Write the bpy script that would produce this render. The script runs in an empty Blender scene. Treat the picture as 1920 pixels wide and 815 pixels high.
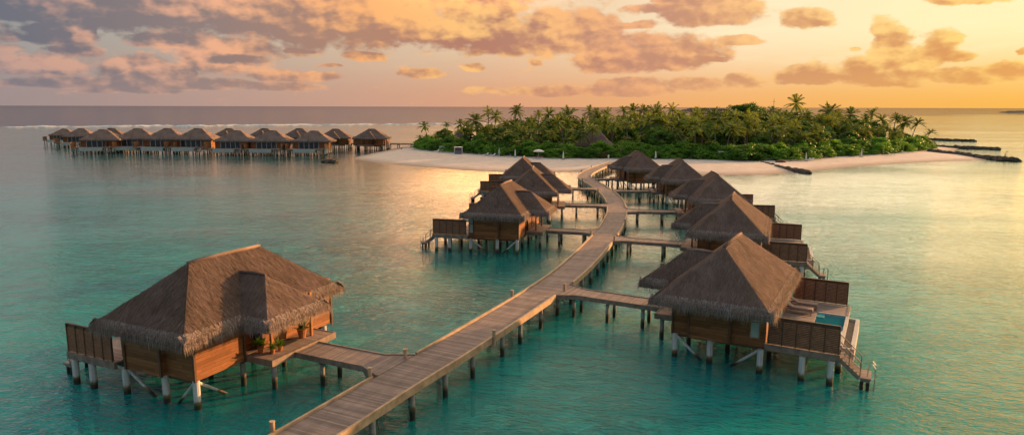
import bpy, math, random
import numpy as np
from mathutils import Vector, Matrix, noise as mn
R_ = math.radians
random.seed(7); rng = np.random.default_rng(7)
SC = bpy.context.scene; COL = SC.collection

# ------------------------------------------------------------------ camera
H = 16.0; FPX = 1269.5; PITCH = 0.1618; ROLL = 0.0026
cam_d = bpy.data.cameras.new('camera'); cam = bpy.data.objects.new('camera', cam_d); COL.objects.link(cam)
cam.location = (0, 0, H)
cam.matrix_world = Matrix.Translation((0, 0, H)) @ Matrix.Rotation(math.pi/2 - PITCH, 4, 'X') @ Matrix.Rotation(ROLL, 4, 'Z')
cam_d.sensor_width = 36; cam_d.lens = 36*FPX/1920; cam_d.clip_start = .5; cam_d.clip_end = 200000
SC.camera = cam

def U(px, py, z=0.0):
    """where the sight line of a photo pixel meets the height z"""
    dx, dy = px-960, py-407.5
    c, s = math.cos(ROLL), math.sin(ROLL)
    u = dx*c+dy*s; v = -dx*s+dy*c
    c, s = math.cos(PITCH), math.sin(PITCH)
    d = (u/FPX, c-v/FPX*s, -s-v/FPX*c)
    t = (z-H)/d[2]
    return Vector((t*d[0], t*d[1], z))
def at_depth(px, py, Y):
    """point over the ground distance Y seen at that pixel"""
    p = U(px, py, 0) if py > 210 else None
    dx, dy = px-960, py-407.5
    c, s = math.cos(PITCH), math.sin(PITCH)
    d = (dx/FPX, c-dy/FPX*s, -s-dy/FPX*c)
    t = Y/d[1]
    return Vector((t*d[0], Y, H+t*d[2]))

# ------------------------------------------------------------------ objects
def tag(o, label=None, cat=None, group=None, kind=None):
    if label: o['label'] = label
    if cat: o['category'] = cat
    if group: o['group'] = group
    if kind: o['kind'] = kind
    return o
def empty(name, loc=(0, 0, 0), rz=0.0, scale=1.0):
    o = bpy.data.objects.new(name, None); COL.objects.link(o)
    o.location = loc; o.rotation_euler = (0, 0, rz); o.scale = (scale,)*3
    o.empty_display_size = .2
    return o
def copy_tree(o, parent=None):
    c = o.copy(); COL.objects.link(c); c.parent = parent
    for ch in o.children: copy_tree(ch, c)
    return c

class MB:
    """collects faces; build() links them as one mesh object"""
    def __init__(s): s.v = []; s.f = []; s.uv = []; s.m = []; s.mi = 0; s.arr = []
    def face(s, pts, uv=None):
        n = len(s.v); s.v += [tuple(p) for p in pts]; s.f.append(tuple(range(n, n+len(pts))))
        s.uv += list(uv) if uv else [(0, 0)]*len(pts); s.m.append(s.mi)
    def box(s, x0, x1, y0, y1, z0, z1):
        x0, x1 = min(x0, x1), max(x0, x1); y0, y1 = min(y0, y1), max(y0, y1); z0, z1 = min(z0, z1), max(z0, z1)
        p = [(x, y, z) for z in (z0, z1) for y in (y0, y1) for x in (x0, x1)]
        for q in ((0, 2, 3, 1), (4, 5, 7, 6), (0, 1, 5, 4), (2, 6, 7, 3), (0, 4, 6, 2), (1, 3, 7, 5)):
            s.face([p[i] for i in q])
        return s
    def beam(s, a, b, w, h, up=(0, 0, 1)):
        a, b = Vector(a), Vector(b); d = (b-a).normalized()
        sd = d.cross(Vector(up))
        if sd.length < 1e-4: sd = d.cross(Vector((1, 0, 0)))
        sd.normalize(); u = sd.cross(d).normalized()
        c = [(-w/2, -h/2), (w/2, -h/2), (w/2, h/2), (-w/2, h/2)]
        A = [a+sd*i+u*j for i, j in c]; B = [b+sd*i+u*j for i, j in c]
        for i in range(4):
            j = (i+1) % 4; s.face([A[i], A[j], B[j], B[i]])
        s.face(A[::-1]); s.face(B); return s
    def tube(s, pts, rs, n=8, cap=True):
        pts = [Vector(p) for p in pts]
        if not hasattr(rs, '__len__'): rs = [rs]*len(pts)
        rings = []
        for i, p in enumerate(pts):
            d = (pts[min(i+1, len(pts)-1)]-pts[max(i-1, 0)]).normalized()
            a = d.cross(Vector((0, 0, 1)) if abs(d.z) < .9 else Vector((1, 0, 0))).normalized(); b = d.cross(a)
            rings.append([p+a*rs[i]*math.cos(t)+b*rs[i]*math.sin(t) for t in [2*math.pi*k/n for k in range(n)]])
        for r, q in zip(rings, rings[1:]):
            for k in range(n):
                l = (k+1) % n; s.face([r[k], r[l], q[l], q[k]])
        if cap: s.face(rings[0][::-1]); s.face(rings[-1])
        return s
    def blob(s, c, r, seg=8, rings=5, jit=0.0, seed=0):
        rr = random.Random(seed); P = []
        for i in range(rings+1):
            t = math.pi*i/rings
            P.append([Vector((c[0]+r[0]*math.sin(t)*math.cos(2*math.pi*k/seg)*(1+rr.uniform(-jit, jit)),
                              c[1]+r[1]*math.sin(t)*math.sin(2*math.pi*k/seg)*(1+rr.uniform(-jit, jit)),
                              c[2]+r[2]*math.cos(t)*(1+rr.uniform(-jit, jit)*.5))) for k in range(seg)])
        for i in (0, rings): P[i] = [P[i][0]]*seg
        for i in range(rings):
            for k in range(seg):
                l = (k+1) % seg
                if i == 0: s.face([P[0][0], P[1][k], P[1][l]])
                elif i == rings-1: s.face([P[i][k], P[rings][0], P[i][l]])
                else: s.face([P[i][k], P[i+1][k], P[i+1][l], P[i][l]])
        return s
    def build(s, name, mats, parent=None, smooth=False, weld=False, bevel=0.0):
        me = bpy.data.meshes.new(name); me.from_pydata(s.v, [], s.f)
        for m in (mats if isinstance(mats, (list, tuple)) else [mats]): me.materials.append(m)
        if any(s.m): me.polygons.foreach_set('material_index', s.m)
        if any(u != (0, 0) for u in s.uv):
            l = me.uv_layers.new(name='uv'); l.data.foreach_set('uv', np.array(s.uv, 'f').ravel())
        if weld or smooth:
            import bmesh
            bm = bmesh.new(); bm.from_mesh(me); bmesh.ops.remove_doubles(bm, verts=bm.verts, dist=1e-4); bm.to_mesh(me); bm.free()
        if smooth: me.polygons.foreach_set('use_smooth', [True]*len(me.polygons))
        me.update()
        o = bpy.data.objects.new(name, me); COL.objects.link(o); o.parent = parent
        if bevel:
            b = o.modifiers.new('bevel', 'BEVEL'); b.width = bevel; b.segments = 1; b.limit_method = 'ANGLE'
        return o
def np_mesh(name, verts, faces, mat, parent=None, smooth=False):
    """verts (n,3), faces (m,k) all with k corners"""
    me = bpy.data.meshes.new(name); faces = np.asarray(faces); m, k = faces.shape
    me.vertices.add(len(verts)); me.vertices.foreach_set('co', np.asarray(verts, 'f').ravel())
    me.loops.add(m*k); me.loops.foreach_set('vertex_index', faces.astype('i').ravel())
    me.polygons.add(m); me.polygons.foreach_set('loop_start', (np.arange(m)*k).astype('i'))
    me.polygons.foreach_set('loop_total', np.full(m, k, 'i'))
    if smooth: me.polygons.foreach_set('use_smooth', np.ones(m, bool))
    me.update(calc_edges=True); me.validate()
    me.materials.append(mat)
    o = bpy.data.objects.new(name, me); COL.objects.link(o); o.parent = parent
    return o

# ------------------------------------------------------------------ node helper
class NT:
    def __init__(s, tree): s.t = tree; s.n = tree.nodes; s.l = tree.links
    def put(s, sock, v):
        if isinstance(v, bpy.types.NodeSocket): s.l.new(v, sock)
        elif v is not None: sock.default_value = v
    def math(s, op, a, b=None, c=None, clamp=False):
        n = s.n.new('ShaderNodeMath'); n.operation = op; n.use_clamp = clamp
        for i, x in enumerate((a, b, c)):
            if x is not None: s.put(n.inputs[i], x)
        return n.outputs[0]
    def vm(s, op, a, b=None, c=None, scale=None):
        n = s.n.new('ShaderNodeVectorMath'); n.operation = op
        for i, x in enumerate((a, b, c)):
            if x is not None: s.put(n.inputs[i], x)
        if scale is not None: s.put(n.inputs['Scale'], scale)
        return n.outputs['Value'] if op in ('DOT_PRODUCT', 'LENGTH', 'DISTANCE') else n.outputs[0]
    def sep(s, v):
        n = s.n.new('ShaderNodeSeparateXYZ'); s.put(n.inputs[0], v); return n.outputs
    def comb(s, x, y, z=0.0):
        n = s.n.new('ShaderNodeCombineXYZ')
        for i, a in enumerate((x, y, z)): s.put(n.inputs[i], a)
        return n.outputs[0]
    def mr(s, v, a, b, c=0.0, d=1.0, smooth=False):
        n = s.n.new('ShaderNodeMapRange'); n.interpolation_type = 'SMOOTHSTEP' if smooth else 'LINEAR'
        s.put(n.inputs[0], v)
        for i, x in enumerate((a, b, c, d)): s.put(n.inputs[i+1], x)
        return n.outputs[0]
    def mix(s, f, a, b, blend='MIX'):
        n = s.n.new('ShaderNodeMix'); n.data_type = 'RGBA'; n.blend_type = blend
        s.put(n.inputs[0], f)
        for i, x in ((6, a), (7, b)):
            s.put(n.inputs[i], (*x, 1) if isinstance(x, tuple) and len(x) == 3 else x)
        return n.outputs[2]
    def ramp(s, v, stops, interp='LINEAR'):
        n = s.n.new('ShaderNodeValToRGB'); cr = n.color_ramp; cr.interpolation = interp
        while len(cr.elements) < len(stops): cr.elements.new(.5)
        for e, (p, c) in zip(cr.elements, stops):
            e.position = p; e.color = (*c, 1) if len(c) == 3 else c
        s.put(n.inputs[0], v); return n.outputs[0]
    def noise(s, v, scale, detail=4, rough=.55, dist=0.0, w=None):
        n = s.n.new('ShaderNodeTexNoise'); s.put(n.inputs['Vector'], v)
        if w is not None: n.noise_dimensions = '4D'; n.inputs['W'].default_value = w
        n.inputs['Scale'].default_value = scale; n.inputs['Detail'].default_value = detail
        n.inputs['Roughness'].default_value = rough; n.inputs['Distortion'].default_value = dist
        return n.outputs[0]
    def node(s, t, **kw):
        n = s.n.new(t)
        for k, v in kw.items():
            if k in n.inputs.keys(): s.put(n.inputs[k], v)
            else: setattr(n, k, v)
        return n
def new_mat(name):
    m = bpy.data.materials.new(name); m.use_nodes = True; m.node_tree.nodes.clear()
    t = NT(m.node_tree); out = t.node('ShaderNodeOutputMaterial')
    return m, t, out
def pbr(t, out, color, rough=.7, normal=None, spec=.5, metal=0.0):
    b = t.node('ShaderNodeBsdfPrincipled')
    t.put(b.inputs['Base Color'], (*color, 1) if isinstance(color, tuple) and len(color) == 3 else color)
    t.put(b.inputs['Roughness'], rough); b.inputs['Metallic'].default_value = metal
    b.inputs['Specular IOR Level'].default_value = spec
    if normal is not None: t.put(b.inputs['Normal'], normal)
    t.l.new(b.outputs[0], out.inputs[0]); return b
def bump(t, h, strength=.5, dist=.02):
    n = t.node('ShaderNodeBump'); n.inputs['Strength'].default_value = strength; n.inputs['Distance'].default_value = dist
    t.put(n.inputs['Height'], h); return n.outputs[0]
def coords(t, kind='Object'): return t.node('ShaderNodeTexCoord').outputs[kind]
def plain(name, col, rough=.7, var=.25, scale=3.0, metal=0.0, spec=.4):
    m, t, out = new_mat(name); c = coords(t)
    n = t.noise(c, scale, 5)
    f = t.mr(n, .3, .7, 1-var, 1+var)
    cc = t.vm('SCALE', col, scale=f)
    pbr(t, out, cc, rough, bump(t, t.noise(c, scale*6, 4), .25, .01), spec, metal); return m

# ------------------------------------------------------------------ materials
def mat_thatch(name, base, lo, hi):
    m, t, out = new_mat(name)
    g = t.node('ShaderNodeNewGeometry'); c = coords(t)
    rnd = g.outputs['Random Per Island']
    big = t.noise(c, .7, 4, .6)
    fine = t.noise(t.vm('MULTIPLY', c, (9, 9, 3)), 4, 4, .7)
    k = t.math('MULTIPLY', t.mr(rnd, 0, 1, lo, hi), t.mr(big, .3, .7, .78, 1.2))
    k = t.math('MULTIPLY', k, t.mr(fine, .3, .7, .7, 1.3))
    warm = t.mix(t.mr(t.noise(c, .35, 3), .35, .65), base, (base[0]*1.0, base[1]*1.02, base[2]*1.12))
    pbr(t, out, t.vm('SCALE', warm, scale=k), .9, bump(t, fine, .9, .05), .15); return m
M = {}
M['thatch'] = mat_thatch('thatch', (.205, .14, .108), .52, 1.4)
M['fringe'] = mat_thatch('thatch_fringe', (.33, .262, .215), .62, 1.3)
def mat_planks(name, base, pitch=.19, axis='z', var=.35, rough=.6, gap=.1, grain=1.0):
    """boards one above another (axis z) or side by side (axis x / y, object space)"""
    m, t, out = new_mat(name); c = coords(t); x, y, z = t.sep(c)
    a = {'z': z, 'x': x, 'y': y}[axis]
    q = t.math('DIVIDE', a, pitch); cell = t.math('FLOOR', q); fr = t.math('FRACT', q)
    if axis == 'z': seg = t.math('FLOOR', t.math('MULTIPLY', t.math('ADD', t.math('ADD', x, y), t.math('MULTIPLY', cell, 1.37)), .42))
    else: seg = t.math('FLOOR', t.math('MULTIPLY', t.math('ADD', {'x': y, 'y': x}[axis], t.math('MULTIPLY', cell, .77)), .3))
    wn = t.node('ShaderNodeTexWhiteNoise'); wn.noise_dimensions = '2D'; t.put(wn.inputs['Vector'], t.comb(cell, seg))
    r = wn.outputs['Value']
    s = {'z': (1.2, 1.2, 22), 'x': (22, 1.2, 1.2), 'y': (1.2, 22, 1.2)}[axis]
    g = t.noise(t.vm('MULTIPLY', t.vm('ADD', c, t.comb(r, r, r)), s), 1.6, 5, .65, .6)
    k = t.math('MULTIPLY', t.mr(r, 0, 1, 1-var, 1+var), t.mr(g, .3, .7, 1-.35*grain, 1+.35*grain))
    e = t.math('MULTIPLY', t.mr(fr, 0, gap, 0, 1), t.mr(fr, 1-gap, 1, 1, 0))
    k = t.math('MULTIPLY', k, t.mr(e, 0, .6, .25, 1))
    hue = t.mix(r, base, (base[0]*.86, base[1]*.92, base[2]*1.05))
    pbr(t, out, t.vm('SCALE', hue, scale=k), rough, bump(t, t.math('ADD', e, t.math('MULTIPLY', g, .3)), .5, .02), .3); return m
M['wall'] = mat_planks('wall_boards', (.29, .108, .034), .2)
M['screen'] = mat_planks('screen_wood', (.17, .08, .042), .105, var=.3)
M['slat'] = plain('screen_slats', (.27, .125, .06), .6, .35, 6)
M['trim'] = plain('dark_trim_wood', (.12, .058, .03), .6, .3, 4)
M['frame'] = plain('window_frame_wood', (.33, .15, .05), .5, .25, 4)
M['beam'] = plain('weathered_beam', (.24, .175, .135), .8, .35, 2.5)
M['deck'] = mat_planks('deck_boards', (.34, .25, .20), .14, 'y', .25, .7, .12)
def mat_boardwalk():
    m, t, out = new_mat('boardwalk_boards')
    uv = t.node('ShaderNodeUVMap').outputs[0]; u, v, _ = t.sep(uv)
    q = t.math('DIVIDE', u, .125); cell = t.math('FLOOR', q); fr = t.math('FRACT', q)
    wn = t.node('ShaderNodeTexWhiteNoise'); wn.noise_dimensions = '1D'; t.put(wn.inputs['W'], cell); r = wn.outputs['Value']
    g = t.noise(t.comb(t.math('MULTIPLY', u, 26), t.math('ADD', v, t.math('MULTIPLY', r, 9))), 1.2, 5, .65)
    wear = t.noise(t.comb(t.math('MULTIPLY', u, .5), t.math('MULTIPLY', v, 1.6)), 1.0, 4, .6)
    # two lighter tracks where people walk
    k = t.math('MULTIPLY', t.mr(r, 0, 1, .70, 1.28), t.mr(g, .3, .7, .72, 1.3))
    k = t.math('MULTIPLY', k, t.mr(wear, .3, .7, .78, 1.2))
    e = t.math('MULTIPLY', t.mr(fr, 0, .1, 0, 1), t.mr(fr, .9, 1, 1, 0))
    k = t.math('MULTIPLY', k, t.mr(e, 0, .6, .3, 1))
    hue = t.mix(r, (.215, .172, .162), (.225, .172, .148))
    pbr(t, out, t.vm('SCALE', hue, scale=k), .75, bump(t, t.math('ADD', e, t.math('MULTIPLY', g, .3)), .5, .02), .3); return m
M['boardwalk'] = mat_boardwalk()
M['kerb'] = plain('kerb_wood', (.42, .29, .18), .7, .3, 2.0)
def mat_pile():
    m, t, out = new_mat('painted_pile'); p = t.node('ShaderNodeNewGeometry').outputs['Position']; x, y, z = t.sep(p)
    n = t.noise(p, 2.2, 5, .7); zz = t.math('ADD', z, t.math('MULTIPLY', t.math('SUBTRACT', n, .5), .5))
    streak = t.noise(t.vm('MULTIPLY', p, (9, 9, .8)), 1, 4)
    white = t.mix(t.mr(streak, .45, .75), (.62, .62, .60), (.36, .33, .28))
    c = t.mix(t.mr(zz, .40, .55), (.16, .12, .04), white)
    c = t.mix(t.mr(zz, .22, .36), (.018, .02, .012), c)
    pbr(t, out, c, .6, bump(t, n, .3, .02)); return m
M['pile'] = mat_pile()
def mat_pile2():
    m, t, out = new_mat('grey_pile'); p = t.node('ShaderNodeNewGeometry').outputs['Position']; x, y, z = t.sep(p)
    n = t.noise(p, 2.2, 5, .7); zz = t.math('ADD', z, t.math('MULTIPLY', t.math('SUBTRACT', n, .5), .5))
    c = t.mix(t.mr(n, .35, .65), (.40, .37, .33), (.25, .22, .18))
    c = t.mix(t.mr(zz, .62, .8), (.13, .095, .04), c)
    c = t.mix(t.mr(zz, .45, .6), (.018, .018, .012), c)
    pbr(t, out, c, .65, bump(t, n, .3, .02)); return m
M['pile2'] = mat_pile2()
M['glass'] = plain('frosted_glass', (.42, .47, .42), .15, .15, 2, spec=.6)
M['darkglass'] = plain('dark_glass', (.02, .025, .03), .06, .1, 1, spec=.8)
M['white'] = plain('white_paint', (.72, .70, .66), .5, .08, 3)
M['concrete'] = plain('pale_concrete', (.48, .46, .42), .8, .2, 2.5)
M['pebble'] = plain('dark_pebbles', (.13, .10, .075), .8, .7, 14)
M['pooltile'] = plain('pool_tile', (.04, .30, .36), .4, .2, 5)
def mat_pool():
    m, t, out = new_mat('pool_water'); c = coords(t)
    nb = bump(t, t.noise(c, 3, 3), .12, .02)
    b = pbr(t, out, t.mix(t.noise(c, 1.2, 3), (.004, .12, .17), (.01, .20, .25)), .05, nb, .6); return m
M['pool'] = mat_pool()
M['steel'] = plain('steel', (.6, .6, .6), .25, .05, 2, metal=1.0)
M['rail'] = plain('rail_wood', (.28, .19, .13), .6, .3, 3)
M['terracotta'] = plain('terracotta', (.40, .15, .05), .8, .2, 5)
M['cushion'] = plain('lounger_cushion', (.36, .25, .20), .9, .1, 6)
M['mat'] = plain('door_mat', (.03, .03, .03), .95, .2, 20)
M['rock'] = plain('groyne_rock', (.085, .065, .048), .9, .5, 3)
M['pink'] = plain('pink_cushion', (.45, .22, .22), .9, .15, 5)
M['grey'] = plain('grey_fabric', (.16, .18, .20), .9, .15, 5)
M['skin'] = plain('skin', (.35, .2, .14), .6, .05)
M['mast'] = plain('mast_paint', (.25, .12, .09), .5, .1)
M['trunk'] = plain('palm_trunk', (.20, .165, .125), .9, .35, 2.5)
M['soil'] = plain('soil', (.05, .038, .02), .95, .4, 1)
def mat_leaf(name, c0, c1, tr=.35, rough=.45):
    m, t, out = new_mat(name); g = t.node('ShaderNodeNewGeometry'); r = g.outputs['Random Per Island']
    oi = t.node('ShaderNodeObjectInfo').outputs['Random']
    f = t.math('ADD', t.math('MULTIPLY', r, .65), t.math('MULTIPLY', oi, .45), clamp=True)
    c = t.vm('SCALE', t.mix(f, c0, c1), scale=t.mr(oi, 0, 1, .75, 1.25))
    b = t.node('ShaderNodeBsdfPrincipled'); t.put(b.inputs['Base Color'], c); b.inputs['Roughness'].default_value = rough
    b.inputs['Specular IOR Level'].default_value = .25
    tl = t.node('ShaderNodeBsdfTranslucent'); t.put(tl.inputs[0], t.vm('MULTIPLY', c, (1.4, 1.3, .5)))
    mx = t.node('ShaderNodeMixShader'); mx.inputs[0].default_value = tr
    t.l.new(b.outputs[0], mx.inputs[1]); t.l.new(tl.outputs[0], mx.inputs[2]); t.l.new(mx.outputs[0], out.inputs[0]); return m
M['frond'] = mat_leaf('palm_leaf', (.075, .17, .026), (.27, .29, .045))
M['leaf'] = mat_leaf('broad_leaf', (.05, .14, .02), (.125, .22, .032))
M['shrub'] = mat_leaf('shrub_leaf', (.06, .18, .018), (.14, .29, .03))
M['drysh'] = mat_leaf('dry_shrub_leaf', (.09, .09, .025), (.18, .15, .05))

# ------------------------------------------------------------------ thatched hip roof (local: u towards the boardwalk, v away)
A_, B_, RR, ZE, ZA = 3.64, 6.2, 2.56, 4.2, 7.33
WAU, WZ, WV, WU, WD = 3.04, 6.35, 0.02, 5.58, 2.51
def roof_facets(RR=RR):
    f = []
    rn, rf = (0, -RR, ZA), (0, RR, ZA)
    ns, nw, fw, fs = (-A_, -B_, ZE), (A_, -B_, ZE), (A_, B_, ZE), (-A_, B_, ZE)
    f.append((rn, rn, ns, nw)); f.append((rf, rf, fw, fs))
    f.append((rf, rn, fs, ns)); f.append((rn, rf, nw, fw))
    i = (1.13, WV, WZ); w = (WAU, WV, WZ)
    f.append((w, i, (WU, WV-WD, ZE), (A_, WV-WD, ZE)))
    f.append((i, w, (A_, WV+WD, ZE), (WU, WV+WD, ZE)))
    f.append((w, w, (WU, WV-WD, ZE), (WU, WV+WD, ZE)))
    return f
def roof_solid(facets, m, scale_n=1):
    """top and underside of the thatch, softly uneven"""
    mb = MB(); th = .26
    for (a, b, c, d) in facets:
        a, b, c, d = (Vector((p[0]*m, p[1], p[2])) for p in (a, b, c, d))
        n1, n2 = 14, 12
        def P(s, t):
            p = (a*(1-s)+b*s)*(1-t)+(c*(1-s)+d*s)*t
            q = mn.noise(p*.9)*.06+mn.noise(p*2.7)*.03
            return p+Vector((0, 0, q*(1 if t > .02 else .6)))
        G = [[P(i/n1, j/n2) for i in range(n1+1)] for j in range(n2+1)]
        for j in range(n2):
            for i in range(n1):
                q = [G[j][i], G[j+1][i], G[j+1][i+1], G[j][i+1]]
                if m < 0: q = q[::-1]
                if (q[0]-q[3]).length < 1e-5: q = q[:3]
                mb.face(q)
                mb.face([v-Vector((0, 0, th)) for v in q[::-1]])
        for i in range(n1):
            e0, e1 = G[n2][i], G[n2][i+1]
            mb.face([e0, e0-Vector((0, 0, th)), e1-Vector((0, 0, th)), e1])
    return mb
def blades(facets, m, per_m2, fringe=False, seed=1, lens=(.3, .62), wid=(.018, .045)):
    r = np.random.default_rng(seed); VS = []
    for (a, b, c, d) in facets:
        a, b, c, d = (np.array((p[0]*m, p[1], p[2]), float) for p in (a, b, c, d))
        area = (np.linalg.norm(b-a)+np.linalg.norm(d-c))/2*np.linalg.norm((c+d)/2-(a+b)/2)
        n_ = np.cross((c+d)/2-(a+b)/2, (d-c)); n_ /= np.linalg.norm(n_)
        if n_[2] < 0: n_ = -n_
        dn = np.array([n_[0]*n_[2], n_[1]*n_[2], -(n_[0]**2+n_[1]**2)]); dn /= np.linalg.norm(dn)   # down the slope
        sd = np.cross(n_, dn)
        if not fringe:
            n = int(area*per_m2)
            t = r.random(n*2); la = np.linalg.norm(b-a); lc = np.linalg.norm(d-c)
            keep = r.random(n*2) < (la+(lc-la)*t)/max(la, lc); t = t[keep][:n]; n = len(t)
            s = r.random(n)
            p = (a*(1-s[:, None])+b*s[:, None])*(1-t[:, None])+(c*(1-s[:, None])+d*s[:, None])*t[:, None]
            L = r.uniform(lens[0], lens[1], n); W = r.uniform(wid[0], wid[1], n)
            ang = r.normal(0, .22, n); up0 = r.uniform(.0, .05, n)+.02; up1 = r.uniform(.04, .13, n)
            D = dn*np.cos(ang)[:, None]+sd*np.sin(ang)[:, None]; S = sd*np.cos(ang)[:, None]-dn*np.sin(ang)[:, None]
            b0 = p+n_*up0[:, None]; tip = p+D*L[:, None]+n_*up1[:, None]
            VS.append(np.stack([b0-S*W[:, None]/2, b0+S*W[:, None]/2, tip], 1))
        else:
            Ledge = np.linalg.norm(d-c); n = int(Ledge*per_m2)
            s = r.random(n); p = c*(1-s[:, None])+d*s[:, None]
            back = r.uniform(0, .55, n)
            p = p-dn*back[:, None]+n_*(.06+.05*r.random(n))[:, None]
            clump = .12*np.sin(s*Ledge*9+r.random()*6)+.08*np.sin(s*Ledge*23)
            L = r.uniform(.35, .75, n)+.2*r.random(n)**3+clump*.5; W = r.uniform(.018, .05, n)
            ang = r.normal(0, .16, n)
            k = np.clip(1.25-back/.6, 0, 1)                     # the ones at the lip bend down and hang
            D = dn[None]*(1-.8*k)[:, None]+np.array([0, 0, -1.])[None]*(.8*k)[:, None]+sd*np.sin(ang)[:, None]
            D /= np.linalg.norm(D, axis=1)[:, None]
            S = np.cross(D, n_); S /= np.linalg.norm(S, axis=1)[:, None]
            tip = p+D*L[:, None]
            VS.append(np.stack([p-S*W[:, None]/2, p+S*W[:, None]/2, tip], 1))
    V = np.concatenate(VS).reshape(-1, 3); F = np.arange(len(V)).reshape(-1, 3)
    return V, F
def join_meshes(name, mb, V, F, mat, parent):
    base = mb.build(name, mat, parent, weld=True)
    me = base.data; n0 = len(me.vertices)
    bv = np.empty(n0*3, 'f'); me.vertices.foreach_get('co', bv); bv = bv.reshape(-1, 3)
    faces = [tuple(p.vertices) for p in me.polygons]+[tuple(int(x)+n0 for x in f) for f in F]
    me2 = bpy.data.meshes.new(name); me2.from_pydata(np.vstack([bv, V]).tolist(), [], faces); me2.materials.append(mat)
    base.data = me2; bpy.data.meshes.remove(me); return base
FAC0 = roof_facets(); FACF = roof_facets(1.25)

# ------------------------------------------------------------------ water villa
PILE_BOTTOM = -3.4
def villa(m, vn, splits, detail=True, seed=1, ppot=False):
    """m=+1: walkway to the right (local +x); m=-1 mirrored. vn: the near wall"""
    root = empty('water_villa'); FAC = FAC0 if detail else FACF; RR = 2.56 if detail else 1.25
    def bx(mb, u0, u1, v0, v1, z0, z1): return mb.box(m*u0, m*u1, v0, v1, z0, z1)
    def P(u, v, z): return (m*u, v, z)
    dens = (150, 190) if detail else (22, 60)
    V, F = blades(FAC, m, dens[0], False, seed, wid=(.012, .034) if detail else (.03, .07))
    join_meshes('roof', roof_solid(FAC, m), V, F, M['thatch'], root)
    V, F = blades(FAC, m, dens[1], True, seed+1); np_mesh('thatch_fringe', V, F, M['fringe'], root)
    # ridge caps: bound thatch rolls along ridge and hips
    mb = MB()
    for a, b in (((0, -RR, ZA), (0, RR, ZA)), ((1.13, WV, WZ), (WAU, WV, WZ))):
        mb.tube([P(a[0], a[1]-.1, a[2]-.02), P((a[0]+b[0])/2, (a[1]+b[1])/2, a[2]+.02), P(b[0], b[1]+.1*(b[1] > 1), b[2]-.02)], [.11, .12, .11], 8)
    mb.build('ridge_cap', M['thatch'], root, smooth=True)
    s1, s2, s3 = splits
    zt = 4.75; zb = 1.62
    # walls, each face of the house its own panel
    w = MB(); bx(w, s1, 2.7, vn, vn+.12, zb, zt); w.build('wall', M['wall'], root)
    w = MB(); bx(w, s2, s1, vn-.32, vn-.2, zb, zt-.2); bx(w, s1-.1, s1-.004, vn-.2, vn+.1, zb+.01, zt-.3); bx(w, s2, s2+.1, vn-.2, vn+.1, zb+.01, zt-.3); w.build('wall', M['wall'], root)
    w = MB(); bx(w, s3, s2-.003, vn, vn+.12, zb, zt); w.build('wall', M['wall'], root)
    w = MB(); bx(w, 2.58, 2.7, vn+.123, -1.55, zb, zt); w.build('wall', M['wall'], root)
    w = MB(); bx(w, 1.9, 2.02, -1.5, -.1, 1.9, zt); bx(w, 2.02, 2.697, -1.66, -1.553, 1.9, zt); w.build('wall', M['wall'], root)
    w = MB(); bx(w, 2.58, 2.7, -.1, .75, 1.9, zt); bx(w, 2.58, 2.7, 1.75, 3.0, 1.9, zt); bx(w, 2.58, 2.7, .753, 1.747, 4.0, zt); w.build('wall', M['wall'], root)
    w = MB(); bx(w, 2.58, 2.72, 3.25, 5.95, 1.72, zt); w.build('wall', M['wall'], root)
    w = MB(); bx(w, s3, 2.577, 5.83, 5.95, zb, zt); w.build('wall', M['wall'], root)
    w = MB(); bx(w, -3.0, -2.88, vn+.125, -2.2, zb, zt); w.build('wall', M['wall'], root)
    w = MB(); bx(w, -3.0, -2.88, 4.2, 5.82, zb, zt); w.build('wall', M['wall'], root)
    # corner posts and seams
    for (u, v) in ((2.72, vn-.02), (2.72, -1.53), (s1+.02, vn-.34), (s2-.02, vn-.34), (2.74, 5.93), (2.66, 3.18), (2.66, -.12)):
        w = MB(); bx(w, u-.06, u+.06, v-.06, v+.06, zb-.02, zt-.25); w.build('corner_trim', M['trim'], root)
    # door with vertical boards
    d = MB(); bx(d, 2.60, 2.66, .755, 1.745, 1.91, 3.98)
    door = d.build('door', M['frame'], root)
    h = MB(); h.beam(P(2.70, .9, 2.85), P(2.70, .9, 3.1), .03, .03); h.build('handle', M['steel'], door)
    # window in the near wall
    uc = (s2+s3)/2 if m > 0 else -2.35
    f = MB()
    for (a, b, z0, z1) in ((-.32, -.24, 2.1, 4.2), (.24, .32, 2.1, 4.2), (-.24, .24, 4.12, 4.2), (-.24, .24, 3.12, 3.2), (-.24, .24, 2.1, 2.18)):
        bx(f, uc+a, uc+b, vn-.06, vn-.004, z0, z1)
    win = f.build('window', M['frame'], root)
    g = MB(); bx(g, uc-.238, uc+.238, vn-.03, vn-.006, 2.182, 3.118); bx(g, uc-.238, uc+.238, vn-.03, vn-.006, 3.202, 4.118); g.build('pane', M['glass'], win)
    # sea side glass doors
    g = MB(); bx(g, -2.96, -2.92, -2.197, 4.197, 1.91, 4.5); gd = g.build('glass_door', M['darkglass'], root)
    f = MB()
    for v in (-2.15, -.6, .95, 2.5, 4.12): bx(f, -3.03, -2.97, v-.05, v+.05, 1.92, 4.5)
    bx(f, -3.04, -2.975, -2.1, 4.1, 4.3, 4.4)
    f.build('door_frame', M['white'], gd)
    # floor
    fl = MB(); bx(fl, -2.87, 2.57, vn+.13, 5.82, 1.7, 1.88); fl.build('floor', M['beam'], root)
    fb = MB()
    for v in (vn+.25, -1.4, 1.9, 5.4): bx(fb, -6.9, 2.5, v-.1, v+.1, 1.40, 1.698)
    fb.build('floor_joists', M['trim'], root)
    # porch
    p = MB(); bx(p, 2.73, 4.6, -1.35, 3.9, 1.80, 1.90); p.build('porch_deck', M['deck'], root)
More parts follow.
